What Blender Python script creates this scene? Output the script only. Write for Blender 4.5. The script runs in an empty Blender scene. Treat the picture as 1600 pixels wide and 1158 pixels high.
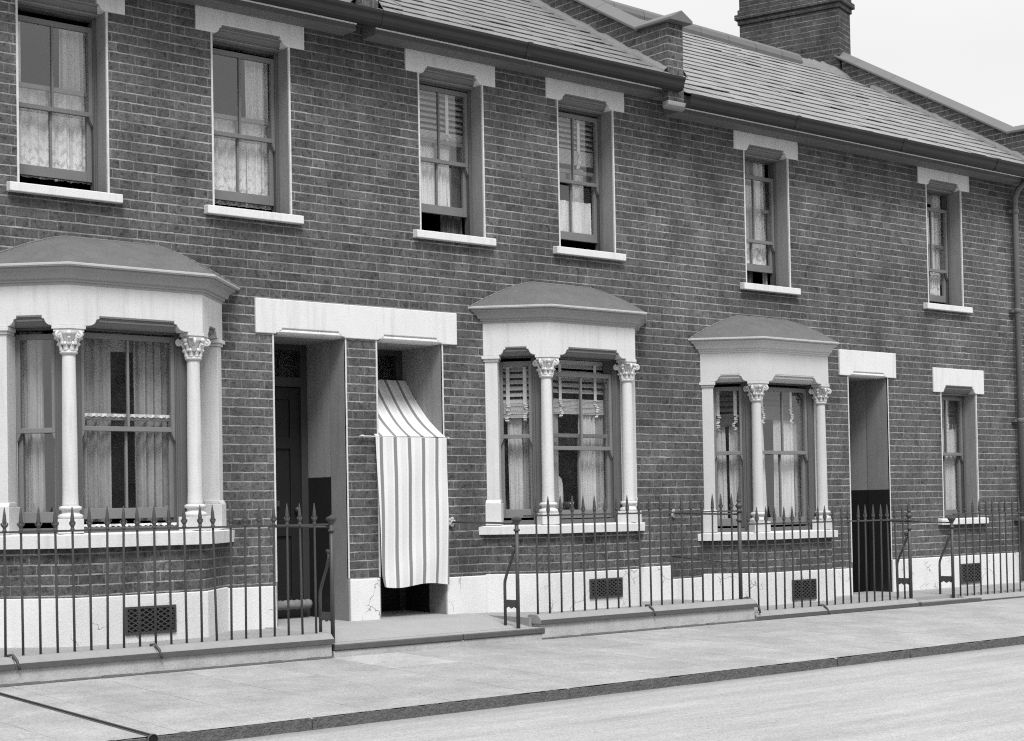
import bpy, bmesh, math, random
from math import sin, cos, pi, sqrt, radians
from mathutils import Vector, Matrix

random.seed(7)
ZO = 1.2                      # everything below is measured with the lens at z = 0; the world is lifted by this
scene = bpy.context.scene
COL = scene.collection
W = {}                        # object name -> place of its origin (lens-height coordinates)

# ------------------------------------------------------------------ node helpers
class NT:
    def __init__(s, tree):
        s.t = tree; s.n = tree.nodes; s.l = tree.links
    def node(s, typ, **kw):
        nd = s.n.new(typ)
        for k, v in kw.items(): setattr(nd, k, v)
        return nd
    def put(s, sock, v):
        if isinstance(v, bpy.types.NodeSocket): s.l.new(v, sock)
        else: sock.default_value = v
    def m(s, op, a, b=0.0, c=0.0, clamp=False):
        nd = s.node('ShaderNodeMath', operation=op, use_clamp=clamp)
        s.put(nd.inputs[0], a); s.put(nd.inputs[1], b); s.put(nd.inputs[2], c)
        return nd.outputs[0]
    def mapr(s, v, a, b, c, d):
        nd = s.node('ShaderNodeMapRange'); nd.clamp = True
        s.put(nd.inputs[0], v)
        for i, q in enumerate((a, b, c, d)): s.put(nd.inputs[i+1], q)
        return nd.outputs[0]
    def mix(s, f, a, b):      # float mix
        nd = s.node('ShaderNodeMix'); nd.data_type = 'FLOAT'
        s.put(nd.inputs[0], f); s.put(nd.inputs[2], a); s.put(nd.inputs[3], b)
        return nd.outputs[0]
    def noise(s, vec, scale, detail=3.0, rough=.55, dist=0.0):
        nd = s.node('ShaderNodeTexNoise')
        s.l.new(vec, nd.inputs['Vector'])
        nd.inputs['Scale'].default_value = scale; nd.inputs['Detail'].default_value = detail
        nd.inputs['Roughness'].default_value = rough; nd.inputs['Distortion'].default_value = dist
        return nd.outputs[0]
    def white(s, a, b):
        cb = s.node('ShaderNodeCombineXYZ'); s.put(cb.inputs[0], a); s.put(cb.inputs[1], b)
        nd = s.node('ShaderNodeTexWhiteNoise', noise_dimensions='2D')
        s.l.new(cb.outputs[0], nd.inputs['Vector'])
        return nd.outputs['Value']
    def scalevec(s, vec, x, y, z):
        nd = s.node('ShaderNodeVectorMath', operation='MULTIPLY')
        s.l.new(vec, nd.inputs[0]); nd.inputs[1].default_value = (x, y, z)
        return nd.outputs[0]
    def grey(s, v):
        nd = s.node('ShaderNodeCombineColor')
        for i in range(3): s.put(nd.inputs[i], v)
        return nd.outputs[0]

def new_mat(name):
    m = bpy.data.materials.new(name); m.use_nodes = True
    m.node_tree.nodes.clear()
    nt = NT(m.node_tree)
    out = nt.node('ShaderNodeOutputMaterial')
    return m, nt, out

PAINT = .86
def finish(nt, out, val, rough=.8, height=None, bstr=.3, bdist=.01, spec=.3):
    b = nt.node('ShaderNodeBsdfPrincipled')
    val = nt.m('MULTIPLY', val, PAINT)
    nt.l.new(nt.grey(val), b.inputs['Base Color'])
    nt.put(b.inputs['Roughness'], rough)
    b.inputs['Specular IOR Level'].default_value = spec
    if height is not None:
        bp = nt.node('ShaderNodeBump')
        bp.inputs['Strength'].default_value = bstr; bp.inputs['Distance'].default_value = bdist
        nt.l.new(height, bp.inputs['Height']); nt.l.new(bp.outputs[0], b.inputs['Normal'])
    nt.l.new(b.outputs[0], out.inputs[0])
    return b

def pos(nt):
    return nt.node('ShaderNodeNewGeometry').outputs['Position']

def plain(name, base, var=.12, scale=6, rough=.75, fine=40, bstr=.25, bdist=.004, streak=0.0, spots=0.0, crack=0.0, spec=.3):
    """painted, rendered, cast or cut surface: broad mottling + fine grain (+ rain streaks, dark specks, hair cracks)"""
    m, nt, out = new_mat(name)
    p = pos(nt)
    n1 = nt.noise(p, scale, 4); n2 = nt.noise(p, fine, 3, .65)
    f = nt.m('ADD', nt.m('MULTIPLY', nt.m('SUBTRACT', n1, .5), 2*var), nt.m('MULTIPLY', nt.m('SUBTRACT', n2, .5), var*1.1))
    v = nt.m('MULTIPLY', nt.m('ADD', f, 1.0), base)
    if streak:
        st = nt.noise(nt.scalevec(p, 16, 16, 1.3), 1.0, 4, .6)
        v = nt.m('MULTIPLY', v, nt.mapr(st, .50, .75, 1.0, 1.0 - streak))
    if spots:
        sp = nt.noise(p, fine*1.6, 2, .6)
        v = nt.m('MULTIPLY', v, nt.mapr(sp, .62, .72, 1.0, 1.0 - spots))
    h = n2
    if crack:
        vo = nt.node('ShaderNodeTexVoronoi', feature='DISTANCE_TO_EDGE')
        wob = nt.node('ShaderNodeVectorMath', operation='ADD')
        nz = nt.node('ShaderNodeTexNoise'); nt.l.new(p, nz.inputs['Vector']); nz.inputs['Scale'].default_value = 9
        sc = nt.node('ShaderNodeVectorMath', operation='SCALE'); nt.l.new(nz.outputs[1], sc.inputs[0]); sc.inputs[3].default_value = .16
        nt.l.new(p, wob.inputs[0]); nt.l.new(sc.outputs[0], wob.inputs[1])
        nt.l.new(wob.outputs[0], vo.inputs['Vector']); vo.inputs['Scale'].default_value = 4.2
        line = nt.mapr(vo.outputs['Distance'], .006, .02, 1, 0)
        gate = nt.mapr(nt.noise(p, 2.3, 2), .53, .6, 0, 1)
        low = nt.mapr(nt.node('ShaderNodeSeparateXYZ').outputs[2], 0, 1, 1, 1)
        k = nt.m('MULTIPLY', line, gate)
        v = nt.m('MULTIPLY', v, nt.m('SUBTRACT', 1.0, nt.m('MULTIPLY', k, crack)))
        h = nt.m('SUBTRACT', n2, k)
    finish(nt, out, v, rough, h, bstr, bdist, spec)
    return m

def brick_mat(name, lo=.078, hi=.155, mortar=.40, soot=.30):
    m, nt, out = new_mat(name)
    g = nt.node('ShaderNodeNewGeometry'); p = g.outputs['Position']
    ps = nt.node('ShaderNodeSeparateXYZ'); nt.l.new(p, ps.inputs[0])
    ns = nt.node('ShaderNodeSeparateXYZ'); nt.l.new(g.outputs['True Normal'], ns.inputs[0])
    w1 = nt.m('MULTIPLY', nt.m('SUBTRACT', nt.noise(p, 14, 3), .5), .014)
    w2 = nt.m('MULTIPLY', nt.m('SUBTRACT', nt.noise(nt.scalevec(p, 1.0, 1.0, 3.0), 11, 3), .5), .012)
    u = nt.m('SUBTRACT', nt.m('MULTIPLY', ns.outputs[1], nt.m('MULTIPLY', ps.outputs[0], -1.0)),
             nt.m('MULTIPLY', ns.outputs[0], nt.m('MULTIPLY', ps.outputs[1], -1.0)))
    u = nt.m('ADD', u, w1)
    v = nt.m('ADD', nt.m('SUBTRACT', ps.outputs[2], ZO + 1.444), w2)
    H, P = .0753, .328
    vr = nt.m('DIVIDE', v, H); row = nt.m('FLOOR', vr); fr = nt.m('FRACT', vr)
    jit = nt.m('MULTIPLY', nt.white(row, 3.3), .22)
    odd = nt.m('MULTIPLY', nt.m('FLOORED_MODULO', row, 2.0), .5)
    uu = nt.m('ADD', nt.m('DIVIDE', u, P), nt.m('ADD', odd, jit))
    per = nt.m('FLOOR', uu); fu = nt.m('FRACT', uu)
    isS = nt.m('LESS_THAN', fu, .655)
    dS = nt.m('MINIMUM', fu, nt.m('SUBTRACT', .655, fu))
    dH = nt.m('MINIMUM', nt.m('SUBTRACT', fu, .655), nt.m('SUBTRACT', 1.0, fu))
    du = nt.m('MULTIPLY', nt.mix(isS, dH, dS), P)
    dv = nt.m('MULTIPLY', nt.m('MINIMUM', fr, nt.m('SUBTRACT', 1.0, fr)), H)
    rag = nt.m('MULTIPLY', nt.m('SUBTRACT', nt.noise(p, 48, 3, .7), .5), .010)
    mh = nt.mapr(nt.m('ADD', dv, rag), .0040, .0070, 1, 0)
    mv = nt.mapr(nt.m('ADD', du, rag), .0028, .0060, 1, 0)
    mort = nt.m('MAXIMUM', mh, nt.m('MULTIPLY', mv, .45))
    ida = nt.m('ADD', nt.m('MULTIPLY', per, 2.0), isS)
    r1 = nt.white(ida, row); r2 = nt.white(nt.m('ADD', ida, 71.3), row)
    n2 = nt.noise(nt.scalevec(p, 1, 1, 1.6), 24, 4, .7)
    n3 = nt.noise(p, 62, 3, .75)
    tone = nt.m('ADD', nt.m('MULTIPLY', r1, .27), nt.m('MULTIPLY', n2, 1.18))
    tone = nt.mapr(tone, .32, 1.1, lo, hi)
    dark = nt.m('MULTIPLY', nt.mapr(r2, .88, .93, 1.0, .82), nt.mapr(r2, .04, .07, 1.25, 1.0))               # over-burnt bricks
    burn = nt.mapr(nt.noise(p, 22, 4, .75), .50, .64, 1.05, .48)      # dark burnt patches inside a brick
    tone = nt.m('MULTIPLY', nt.m('MULTIPLY', tone, dark), burn)
    tone = nt.m('MULTIPLY', tone, nt.mapr(n3, .3, .7, .66, 1.34))
    mtone = nt.m('MULTIPLY', nt.mapr(nt.noise(p, 5, 5, .65), .3, .7, mortar*.42, mortar*1.2), nt.mapr(n3, .3, .7, .9, 1.1))
    val = nt.mix(mort, tone, mtone)
    st = nt.noise(nt.scalevec(p, .9, .9, .55), 1.3, 4, .6)
    val = nt.m('MULTIPLY', val, nt.mapr(st, .36, .66, 1.0 - soot, 1.0 + soot*.35))
    st2 = nt.noise(nt.scalevec(p, 1.0, 1.0, .5), 4.2, 4, .65)
    val = nt.m('MULTIPLY', val, nt.mapr(st2, .36, .66, .80, 1.14))
    hgt = nt.m('ADD', nt.m('MULTIPLY', nt.m('SUBTRACT', 1.0, mort), 1.0), nt.m('ADD', nt.m('MULTIPLY', n2, .55), nt.m('MULTIPLY', r1, .3)))
    finish(nt, out, val, .92, hgt, .75, .006, .15)
    return m

def glass_mat():
    m, nt, out = new_mat('window_glass')
    p = pos(nt)
    tr = nt.node('ShaderNodeBsdfTransparent'); tr.inputs[0].default_value = (.97, .97, .97, 1)
    gl = nt.node('ShaderNodeBsdfGlossy'); gl.inputs['Roughness'].default_value = .015
    df = nt.node('ShaderNodeBsdfDiffuse'); df.inputs[0].default_value = (.55, .55, .55, 1)
    bp = nt.node('ShaderNodeBump'); bp.inputs['Strength'].default_value = .05; bp.inputs['Distance'].default_value = .02
    nt.l.new(nt.noise(p, 5, 1), bp.inputs['Height'])
    nt.l.new(bp.outputs[0], gl.inputs['Normal'])
    ge = nt.node('ShaderNodeNewGeometry'); dt = nt.node('ShaderNodeVectorMath', operation='DOT_PRODUCT')
    nt.l.new(ge.outputs['Normal'], dt.inputs[0]); nt.l.new(ge.outputs['Incoming'], dt.inputs[1])
    c1 = nt.m('SUBTRACT', 1.0, nt.m('ABSOLUTE', dt.outputs['Value']), clamp=True)
    k = nt.m('ADD', .155, nt.m('MULTIPLY', nt.m('POWER', c1, 5.0), .85), clamp=True)   # both faces of a thin pane
    a = nt.node('ShaderNodeMixShader'); nt.l.new(k, a.inputs[0]); nt.l.new(tr.outputs[0], a.inputs[1]); nt.l.new(gl.outputs[0], a.inputs[2])
    b = nt.node('ShaderNodeMixShader')
    nt.l.new(nt.mapr(nt.noise(p, 4, 4, .6), .35, .7, .004, .022), b.inputs[0])
    nt.l.new(a.outputs[0], b.inputs[1]); nt.l.new(df.outputs[0], b.inputs[2])
    nt.l.new(b.outputs[0], out.inputs[0])
    return m

def cloth_mat(name, base, lace=False, hem=False, var=.15):
    """curtain cloth; u runs along the rod in metres, v is 0 at the hem"""
    m, nt, out = new_mat(name)
    uv = nt.node('ShaderNodeUVMap').outputs[0]
    us = nt.node('ShaderNodeSeparateXYZ'); nt.l.new(uv, us.inputs[0])
    n1 = nt.noise(nt.scalevec(uv, 26, 3, 1), 1, 3, .6); n2 = nt.noise(uv, 160, 2, .6)  # upright streaks: weave, plus fold shading put into the colour
    val = nt.m('MULTIPLY', nt.mapr(nt.m('ADD', nt.m('MULTIPLY', n1, .7), nt.m('MULTIPLY', n2, .3)), .3, .7, 1-var, 1+var), base)
    cov = None
    if lace:
        zig = nt.m('PINGPONG', nt.m('MULTIPLY', us.outputs[0], 1.0), .045)
        band = nt.m('FRACT', nt.m('MULTIPLY', nt.m('SUBTRACT', us.outputs[1], zig), 11.0))
        motif = nt.mapr(band, .35, .5, 0, 1)
        low = nt.mapr(us.outputs[1], .05, .42, 1, .15)
        flower = nt.mapr(nt.noise(uv, 19, 2, .6), .46, .56, 0, 1)
        pat = nt.m('MULTIPLY', nt.m('MAXIMUM', motif, flower), low)
        cov = nt.m('ADD', .72, nt.m('MULTIPLY', pat, .26))
        val = nt.m('MULTIPLY', val, nt.m('ADD', .78, nt.m('MULTIPLY', pat, .24)))
    df = nt.node('ShaderNodeBsdfDiffuse'); nt.l.new(nt.grey(val), df.inputs[0])
    tl = nt.node('ShaderNodeBsdfTranslucent'); nt.l.new(nt.grey(val), tl.inputs[0])
    mx = nt.node('ShaderNodeMixShader'); mx.inputs[0].default_value = .05
    nt.l.new(df.outputs[0], mx.inputs[1]); nt.l.new(tl.outputs[0], mx.inputs[2])
    last = mx
    if cov is not None:
        tr = nt.node('ShaderNodeBsdfTransparent')
        m2 = nt.node('ShaderNodeMixShader'); nt.l.new(cov, m2.inputs[0])
        nt.l.new(tr.outputs[0], m2.inputs[1]); nt.l.new(mx.outputs[0], m2.inputs[2]); last = m2
    nt.l.new(last.outputs[0], out.inputs[0])
    return m

def stripe_mat():
    m, nt, out = new_mat('striped_canvas')
    uv = nt.node('ShaderNodeUVMap').outputs[0]
    us = nt.node('ShaderNodeSeparateXYZ'); nt.l.new(uv, us.inputs[0])
    u = us.outputs[0]
    ph = nt.m('FRACT', nt.m('MULTIPLY', nt.m('ADD', u, .135), 5.45))
    broad = nt.m('MULTIPLY', nt.mapr(ph, .0, .02, 0, 1), nt.mapr(ph, .235, .255, 1, 0))
    fine = nt.mapr(nt.m('ABSOLUTE', nt.m('SUBTRACT', nt.m('FRACT', nt.m('MULTIPLY', ph, 15.0)), .5)), .30, .38, 0, 1)
    gate = nt.m('MULTIPLY', nt.mapr(ph, .50, .52, 0, 1), nt.mapr(ph, .88, .90, 1, 0))
    fine = nt.m('MULTIPLY', fine, gate)
    n = nt.noise(uv, 200, 2, .6)
    v = nt.mix(broad, nt.mix(fine, .79, .56), .25)
    v = nt.m('MULTIPLY', v, nt.mapr(n, .3, .7, .93, 1.05))
    df = nt.node('ShaderNodeBsdfDiffuse'); nt.l.new(nt.grey(v), df.inputs[0])
    tl = nt.node('ShaderNodeBsdfTranslucent'); nt.l.new(nt.grey(v), tl.inputs[0])
    mx = nt.node('ShaderNodeMixShader'); mx.inputs[0].default_value = .15
    nt.l.new(df.outputs[0], mx.inputs[1]); nt.l.new(tl.outputs[0], mx.inputs[2]); nt.l.new(mx.outputs[0], out.inputs[0])
    return m

def flag_mat(name, base):
    m, nt, out = new_mat(name)
    p = pos(nt); s = nt.node('ShaderNodeSeparateXYZ'); nt.l.new(p, s.inputs[0])
    wob = nt.m('MULTIPLY', nt.m('SUBTRACT', nt.noise(p, 6, 2), .5), .02)
    rv = nt.m('DIVIDE', nt.m('ADD', s.outputs[1], .98), .785); row = nt.m('FLOOR', rv); fr = nt.m('FRACT', rv)
    uu = nt.m('ADD', nt.m('DIVIDE', nt.m('ADD', nt.m('SUBTRACT', s.outputs[0], 4.43), wob), .64), nt.m('MULTIPLY', nt.m('FLOORED_MODULO', row, 2.0), .0))
    iu = nt.m('FLOOR', uu); fu = nt.m('FRACT', uu)
    d = nt.m('MINIMUM', nt.m('MULTIPLY', nt.m('MINIMUM', fu, nt.m('SUBTRACT', 1.0, fu)), .64),
             nt.m('ADD', nt.m('MULTIPLY', nt.m('MINIMUM', fr, nt.m('SUBTRACT', 1.0, fr)), .785), .0025))
    dark_line = nt.m('MULTIPLY', nt.mapr(d, .002, .006, 1, 0), nt.mapr(nt.noise(p, 1.6, 3), .42, .58, .25, 1))
    r = nt.white(iu, row)
    tone = nt.m('ADD', nt.mapr(r, 0, 1, .92, 1.05), nt.mapr(r, .93, .95, 0, .15))
    n1 = nt.noise(p, 2.2, 5, .6); n2 = nt.noise(p, 75, 3, .8); n3 = nt.noise(p, 14, 4, .65)
    tone = nt.m('MULTIPLY', tone, nt.mapr(n1, .3, .7, .82, 1.14))
    tone = nt.m('MULTIPLY', tone, nt.mapr(n3, .3, .7, .92, 1.08))
    tone = nt.m('MULTIPLY', tone, nt.mapr(n2, .3, .7, .68, 1.32))
    tone = nt.m('MULTIPLY', tone, nt.mapr(nt.noise(p, 38, 2, .5), .68, .73, 1.0, .62))
    tone = nt.m('MULTIPLY', tone, nt.m('SUBTRACT', 1.0, nt.m('MULTIPLY', dark_line, .5)))
    v = nt.m('MULTIPLY', tone, base)
    finish(nt, out, v, .9, nt.m('SUBTRACT', n2, dark_line), .35, .004, .2)
    return m

def road_mat(name, base):
    m, nt, out = new_mat(name)
    p = pos(nt)
    long = nt.noise(nt.scalevec(p, .25, 2.6, 1), 1.5, 5, .65)
    n1 = nt.noise(p, .9, 4, .6); n2 = nt.noise(p, 80, 3, .8); n3 = nt.noise(nt.scalevec(p, 1, 3, 1), 9, 4, .7)
    t = nt.m('MULTIPLY', nt.mapr(long, .3, .7, .82, 1.13), nt.mapr(n1, .3, .7, .93, 1.07))
    t = nt.m('MULTIPLY', t, nt.mapr(n2, .28, .72, .64, 1.36))
    t = nt.m('MULTIPLY', t, nt.mapr(n3, .3, .7, .93, 1.07))
    spk = nt.mapr(nt.noise(p, 30, 2, .5), .71, .75, 1.0, .55)
    t = nt.m('MULTIPLY', t, spk)
    ys = nt.node('ShaderNodeSeparateXYZ'); nt.l.new(p, ys.inputs[0])
    grit = nt.mapr(nt.m('ADD', ys.outputs[1], nt.m('MULTIPLY', n3, .12)), -3.50, -3.34, 1.0, .72)   # dirt lying in the gutter
    v = nt.m('MULTIPLY', nt.m('MULTIPLY', t, grit), base)
    finish(nt, out, v, .88, n2, .4, .005, .25)
    return m

def slate_mat(name, lo, hi):
    m, nt, out = new_mat(name)
    p = pos(nt)
    at = nt.node('ShaderNodeAttribute', attribute_name='tone')
    n1 = nt.noise(p, 3, 4, .6); n2 = nt.noise(p, 45, 3, .7)
    t = nt.m('ADD', nt.m('MULTIPLY', at.outputs['Fac'], .55), nt.m('ADD', nt.m('MULTIPLY', n1, .35), nt.m('MULTIPLY', n2, .35)))
    v = nt.mapr(t, .2, 1.0, lo, hi)
    finish(nt, out, v, .72, n2, .3, .004, .35)
    return m

M = {}
M['brick'] = brick_mat('sooty_stock_brick')
M['brick_far'] = brick_mat('chimney_brick', .05, .10, .22, .3)
M['white'] = plain('white_masonry_paint', .72, .07, 4, .6, 60, .4, .005, streak=.16, spots=.16)
M['stone'] = plain('pale_stone', .74, .07, 4, .8, 70, .3, .004, streak=.16, spots=.1)
M['bay3'] = plain('dull_bay_paint', .57, .06, 5, .7, 60, .25, .004, streak=.07, spots=.12)
M['bay'] = plain('bay_masonry_paint', .66, .08, 4, .65, 60, .3, .005, streak=.18, spots=.16)
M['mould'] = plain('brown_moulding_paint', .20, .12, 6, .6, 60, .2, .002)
M['render'] = plain('white_plinth_render', .77, .08, 3, .8, 50, .4, .006, streak=.06, spots=.05, crack=.55)
M['cement'] = plain('rough_cement', .44, .26, 7, .9, 60, .6, .008, streak=.15, spots=.2)
M['coping'] = plain('painted_coping', .29, .12, 5, .7, 70, .35, .004, streak=.1, spots=.15)
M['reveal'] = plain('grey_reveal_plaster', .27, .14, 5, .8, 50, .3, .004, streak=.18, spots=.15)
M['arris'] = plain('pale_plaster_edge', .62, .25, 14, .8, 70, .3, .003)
M['dado'] = plain('dark_dado_paint', .022, .15, 4, .45, 50, .2, .002)
M['porch'] = plain('porch_wall_paint', .33, .12, 3, .75, 50, .3, .004, streak=.15, spots=.12)
M['frame'] = plain('brown_window_paint', .12, .14, 6, .55, 60, .2, .002)
M['sash'] = plain('stone_sash_paint', .20, .12, 7, .55, 70, .2, .002)
M['door'] = plain('dark_door_paint', .020, .2, 6, .45, 50, .2, .002)
M['doorframe'] = plain('door_frame_paint', .05, .2, 6, .5, 50, .2, .002)
M['iron'] = plain('painted_iron', .06, .25, 12, .5, 80, .3, .002, spec=.4)
M['gutter'] = plain('cast_gutter_paint', .026, .2, 6, .6, 50, .2, .002)
M['soffit'] = plain('eaves_board_paint', .17, .15, 5, .7, 50, .2, .003)
M['lead'] = plain('felted_bay_roof', .14, .24, 6, .85, 48, 1.0, .012, streak=.14, spots=.35)
M['drip'] = plain('pale_roof_edge', .40, .15, 9, .7, 80, .3, .003)
M['cornice'] = plain('cornice_paint', .33, .08, 6, .7, 60, .25, .003)
M['fillet'] = plain('cement_fillet', .19, .25, 16, .95, 50, .8, .012, spots=.25)
M['cope'] = plain('parapet_coping', .14, .1, 5, .8, 60, .3, .004)
M['ridge'] = plain('ridge_tile', .13, .14, 6, .8, 60, .3, .004)
M['kerb'] = plain('granite_kerb', .12, .45, 34, .95, 60, 1.0, .016, spots=.7)
M['yard'] = plain('yard_concrete', .32, .14, 3, .9, 80, .4, .005, spots=.15)
M['step'] = plain('door_step_stone', .35, .1, 4, .85, 80, .35, .004, spots=.1)
M['nosing'] = plain('step_edge_and_shade', .095, .2, 9, .85, 60, .5, .006, spots=.3)  # dark step edge; also painted shade on coping fronts and wall foot
M['black'] = plain('black_void_paint', .012, .1, 5, .9)
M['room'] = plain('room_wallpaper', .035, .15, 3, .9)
M['pipe'] = plain('downpipe_paint', .13, .12, 9, .55, 60, .2, .002)
M['glass'] = glass_mat()
M['lace'] = cloth_mat('lace_net', .85, lace=True, var=.2)
M['net'] = cloth_mat('white_net', .72)
M['curtain'] = cloth_mat('dull_curtain', .36, var=.22)
M['curtain_pale'] = cloth_mat('pale_curtain', .60, var=.16)
M['curtain_dark'] = cloth_mat('dark_curtain', .10, var=.3)
M['slat'] = plain('painted_slat', .62, .06, 8, .5, 60, .1, .001)
M['slat_mid'] = plain('dull_slat', .34, .06, 8, .5, 60, .1, .001)
M['slat_dark'] = plain('dark_slat', .10, .1, 8, .5, 60, .1, .001)
M['tape'] = plain('white_tape', .85, .05, 20, .9, 90, .2, .002)
M['canvas'] = stripe_mat()
M['flag'] = flag_mat('paving_flags', .34)
M['road'] = road_mat('worn_road', .355)
M['slateB'] = slate_mat('dull_slates', .14, .20)
M['slateC'] = slate_mat('pale_slates', .17, .27)
M['rug'] = plain('striped_matting', .22, .5, 22, .95, 60, .5, .006)

# ------------------------------------------------------------------ mesh builder
class MB:
    def __init__(s, xf=None):
        s.v = []; s.f = []; s.sm = []; s.uv = {}; s.tone = []; s.xf = xf
    def p(s, q):
        return s.xf(*q) if s.xf else q
    def add(s, verts, faces, smooth=False, raw=False, uvs=None):
        b = len(s.v)
        s.v += [tuple(q) if raw else tuple(s.p(q)) for q in verts]
        for f in faces:
            s.f.append([b + i for i in f]); s.sm.append(smooth)
        if uvs:
            for i, u in enumerate(uvs): s.uv[b+i] = u
        return s
    def box(s, x0, x1, y0, y1, z0, z1):
        v = [(x, y, z) for x in (x0, x1) for y in (y0, y1) for z in (z0, z1)]
        return s.add(v, [(0,1,3,2), (4,6,7,5), (0,4,5,1), (2,3,7,6), (0,2,6,4), (1,5,7,3)])
    def prism(s, poly, fn, a, b, smooth=False):
        """poly of (p,q); fn(p,q,w) -> xyz; extruded from w=a to w=b"""
        n = len(poly)
        v = [fn(p, q, a) for p, q in poly] + [fn(p, q, b) for p, q in poly]
        s.add(v, [tuple(range(n))[::-1], tuple(range(n, 2*n))])
        k = len(s.v) - 2*n
        for i in range(n):
            j = (i+1) % n
            s.f.append([k+i, k+j, k+n+j, k+n+i]); s.sm.append(smooth)
        return s
    def plan(s, poly, z0, z1):
        return s.prism(poly, lambda p, q, w: (p, q, w), z0, z1)
    def lathe(s, prof, c, seg=16, smooth=True, ax=(1,0), ay=(0,1)):
        v = []; f = []
        n = len(prof)
        for r, z in prof:
            for k in range(seg):
                a = 2*pi*k/seg
                v.append((c[0] + r*(cos(a)*ax[0] + sin(a)*ay[0]), c[1] + r*(cos(a)*ax[1] + sin(a)*ay[1]), c[2] + z))
        for i in range(n-1):
            for k in range(seg):
                k2 = (k+1) % seg
                f.append((i*seg+k, i*seg+k2, (i+1)*seg+k2, (i+1)*seg+k))
        s.add(v, f, smooth)
        b = len(s.v) - n*seg
        s.f.append([b+k for k in range(seg)][::-1]); s.sm.append(False)
        s.f.append([b+(n-1)*seg+k for k in range(seg)]); s.sm.append(False)
        return s
    def tube(s, pts, r, seg=8, smooth=True):
        pts = [Vector(s.p(q)) for q in pts]; n = len(pts)
        rs = r if isinstance(r, (list, tuple)) else [r]*n
        v = []; f = []; up = None
        for i, q in enumerate(pts):
            d = (pts[min(i+1, n-1)] - pts[max(i-1, 0)]).normalized()
            if up is None:
                a = Vector((0,0,1)) if abs(d.z) < .9 else Vector((1,0,0))
                up = d.cross(a).normalized()
            else:
                up = (up - d*up.dot(d)).normalized()
            w = d.cross(up)
            for k in range(seg):
                t = 2*pi*k/seg
                v.append(q + up*(rs[i]*cos(t)) + w*(rs[i]*sin(t)))
        for i in range(n-1):
            for k in range(seg):
                k2 = (k+1) % seg
                f.append((i*seg+k, i*seg+k2, (i+1)*seg+k2, (i+1)*seg+k))
        s.add(v, f, smooth, raw=True)
        b = len(s.v) - n*seg
        s.f.append([b+k for k in range(seg)][::-1]); s.sm.append(False)
        s.f.append([b+(n-1)*seg+k for k in range(seg)]); s.sm.append(False)
        return s
    def ball(s, c, r, seg=10, rings=6):
        rx, ry, rz = r if isinstance(r, tuple) else (r, r, r)
        v = []; f = []
        for i in range(rings+1):
            t = pi*(.02 + .96*i/rings)
            for k in range(seg):
                a = 2*pi*k/seg
                v.append((c[0]+rx*sin(t)*cos(a), c[1]+ry*sin(t)*sin(a), c[2]+rz*cos(t)))
        for i in range(rings):
            for k in range(seg):
                k2 = (k+1) % seg
                f.append((i*seg+k, i*seg+k2, (i+1)*seg+k2, (i+1)*seg+k))
        return s.add(v, f, True)
    def grid(s, fn, nu, nv, smooth=True, uvfn=None):
        v = [fn(i/nu, j/nv) for j in range(nv+1) for i in range(nu+1)]
        uv = [uvfn(i/nu, j/nv) for j in range(nv+1) for i in range(nu+1)] if uvfn else None
        f = [(j*(nu+1)+i, j*(nu+1)+i+1, (j+1)*(nu+1)+i+1, (j+1)*(nu+1)+i) for j in range(nv) for i in range(nu)]
        return s.add(v, f, smooth, uvs=uv)
    def build(s, name, mat, parent=None, at=None, bevel=0, normals=True):
        if at is None: at = W[parent.name] if parent else (0, 0, 0)
        me = bpy.data.meshes.new(name)
        me.from_pydata([(a-at[0], b-at[1], c-at[2]) for a, b, c in s.v], [], s.f)
        for pl, q in zip(me.polygons, s.sm): pl.use_smooth = q
        if s.uv:
            lay = me.uv_layers.new(name='UVMap')
            for lp in me.loops: lay.data[lp.index].uv = s.uv.get(lp.vertex_index, (0, 0))
        if s.tone:
            at_ = me.attributes.new('tone', 'FLOAT', 'POINT')
            for i, t in enumerate(s.tone): at_.data[i].value = t
        if normals:
            bm = bmesh.new(); bm.from_mesh(me); bmesh.ops.recalc_face_normals(bm, faces=bm.faces); bm.to_mesh(me); bm.free()
        me.materials.append(M[mat] if isinstance(mat, str) else mat)
        o = bpy.data.objects.new(name, me); COL.objects.link(o)
        W[o.name] = tuple(at)
        if parent:
            o.parent = parent; pw = W[parent.name]
            o.location = (at[0]-pw[0], at[1]-pw[1], at[2]-pw[2])
        else:
            o.location = (at[0], at[1], at[2]+ZO)
        if bevel:
            b = o.modifiers.new('bevel', 'BEVEL'); b.width = bevel; b.segments = 2; b.limit_method = 'ANGLE'; b.angle_limit = radians(40)
        return o

def thing(name, at, label, cat, group=None):
    o = bpy.data.objects.new(name, None); COL.objects.link(o); o.empty_display_size = .1
    o.location = (at[0], at[1], at[2]+ZO); W[o.name] = tuple(at)
    return tag(o, label, cat, group)
def tag(o, label, cat, group=None):
    o['label'] = label; o['category'] = cat
    if group: o['group'] = group
    return o
def structure(o, kind='structure'):
    o['kind'] = kind; return o

def face_frame(ox, oy, tx, ty):
    """local (u along the face, d outwards, z) -> world; outward normal is to the right of t"""
    nx, ny = ty, -tx
    return lambda u, d, z: (ox + tx*u + nx*d, oy + ty*u + ny*d, z)
FRONT = face_frame(0, 0, 1, 0)       # u = X, d = towards the street

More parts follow.
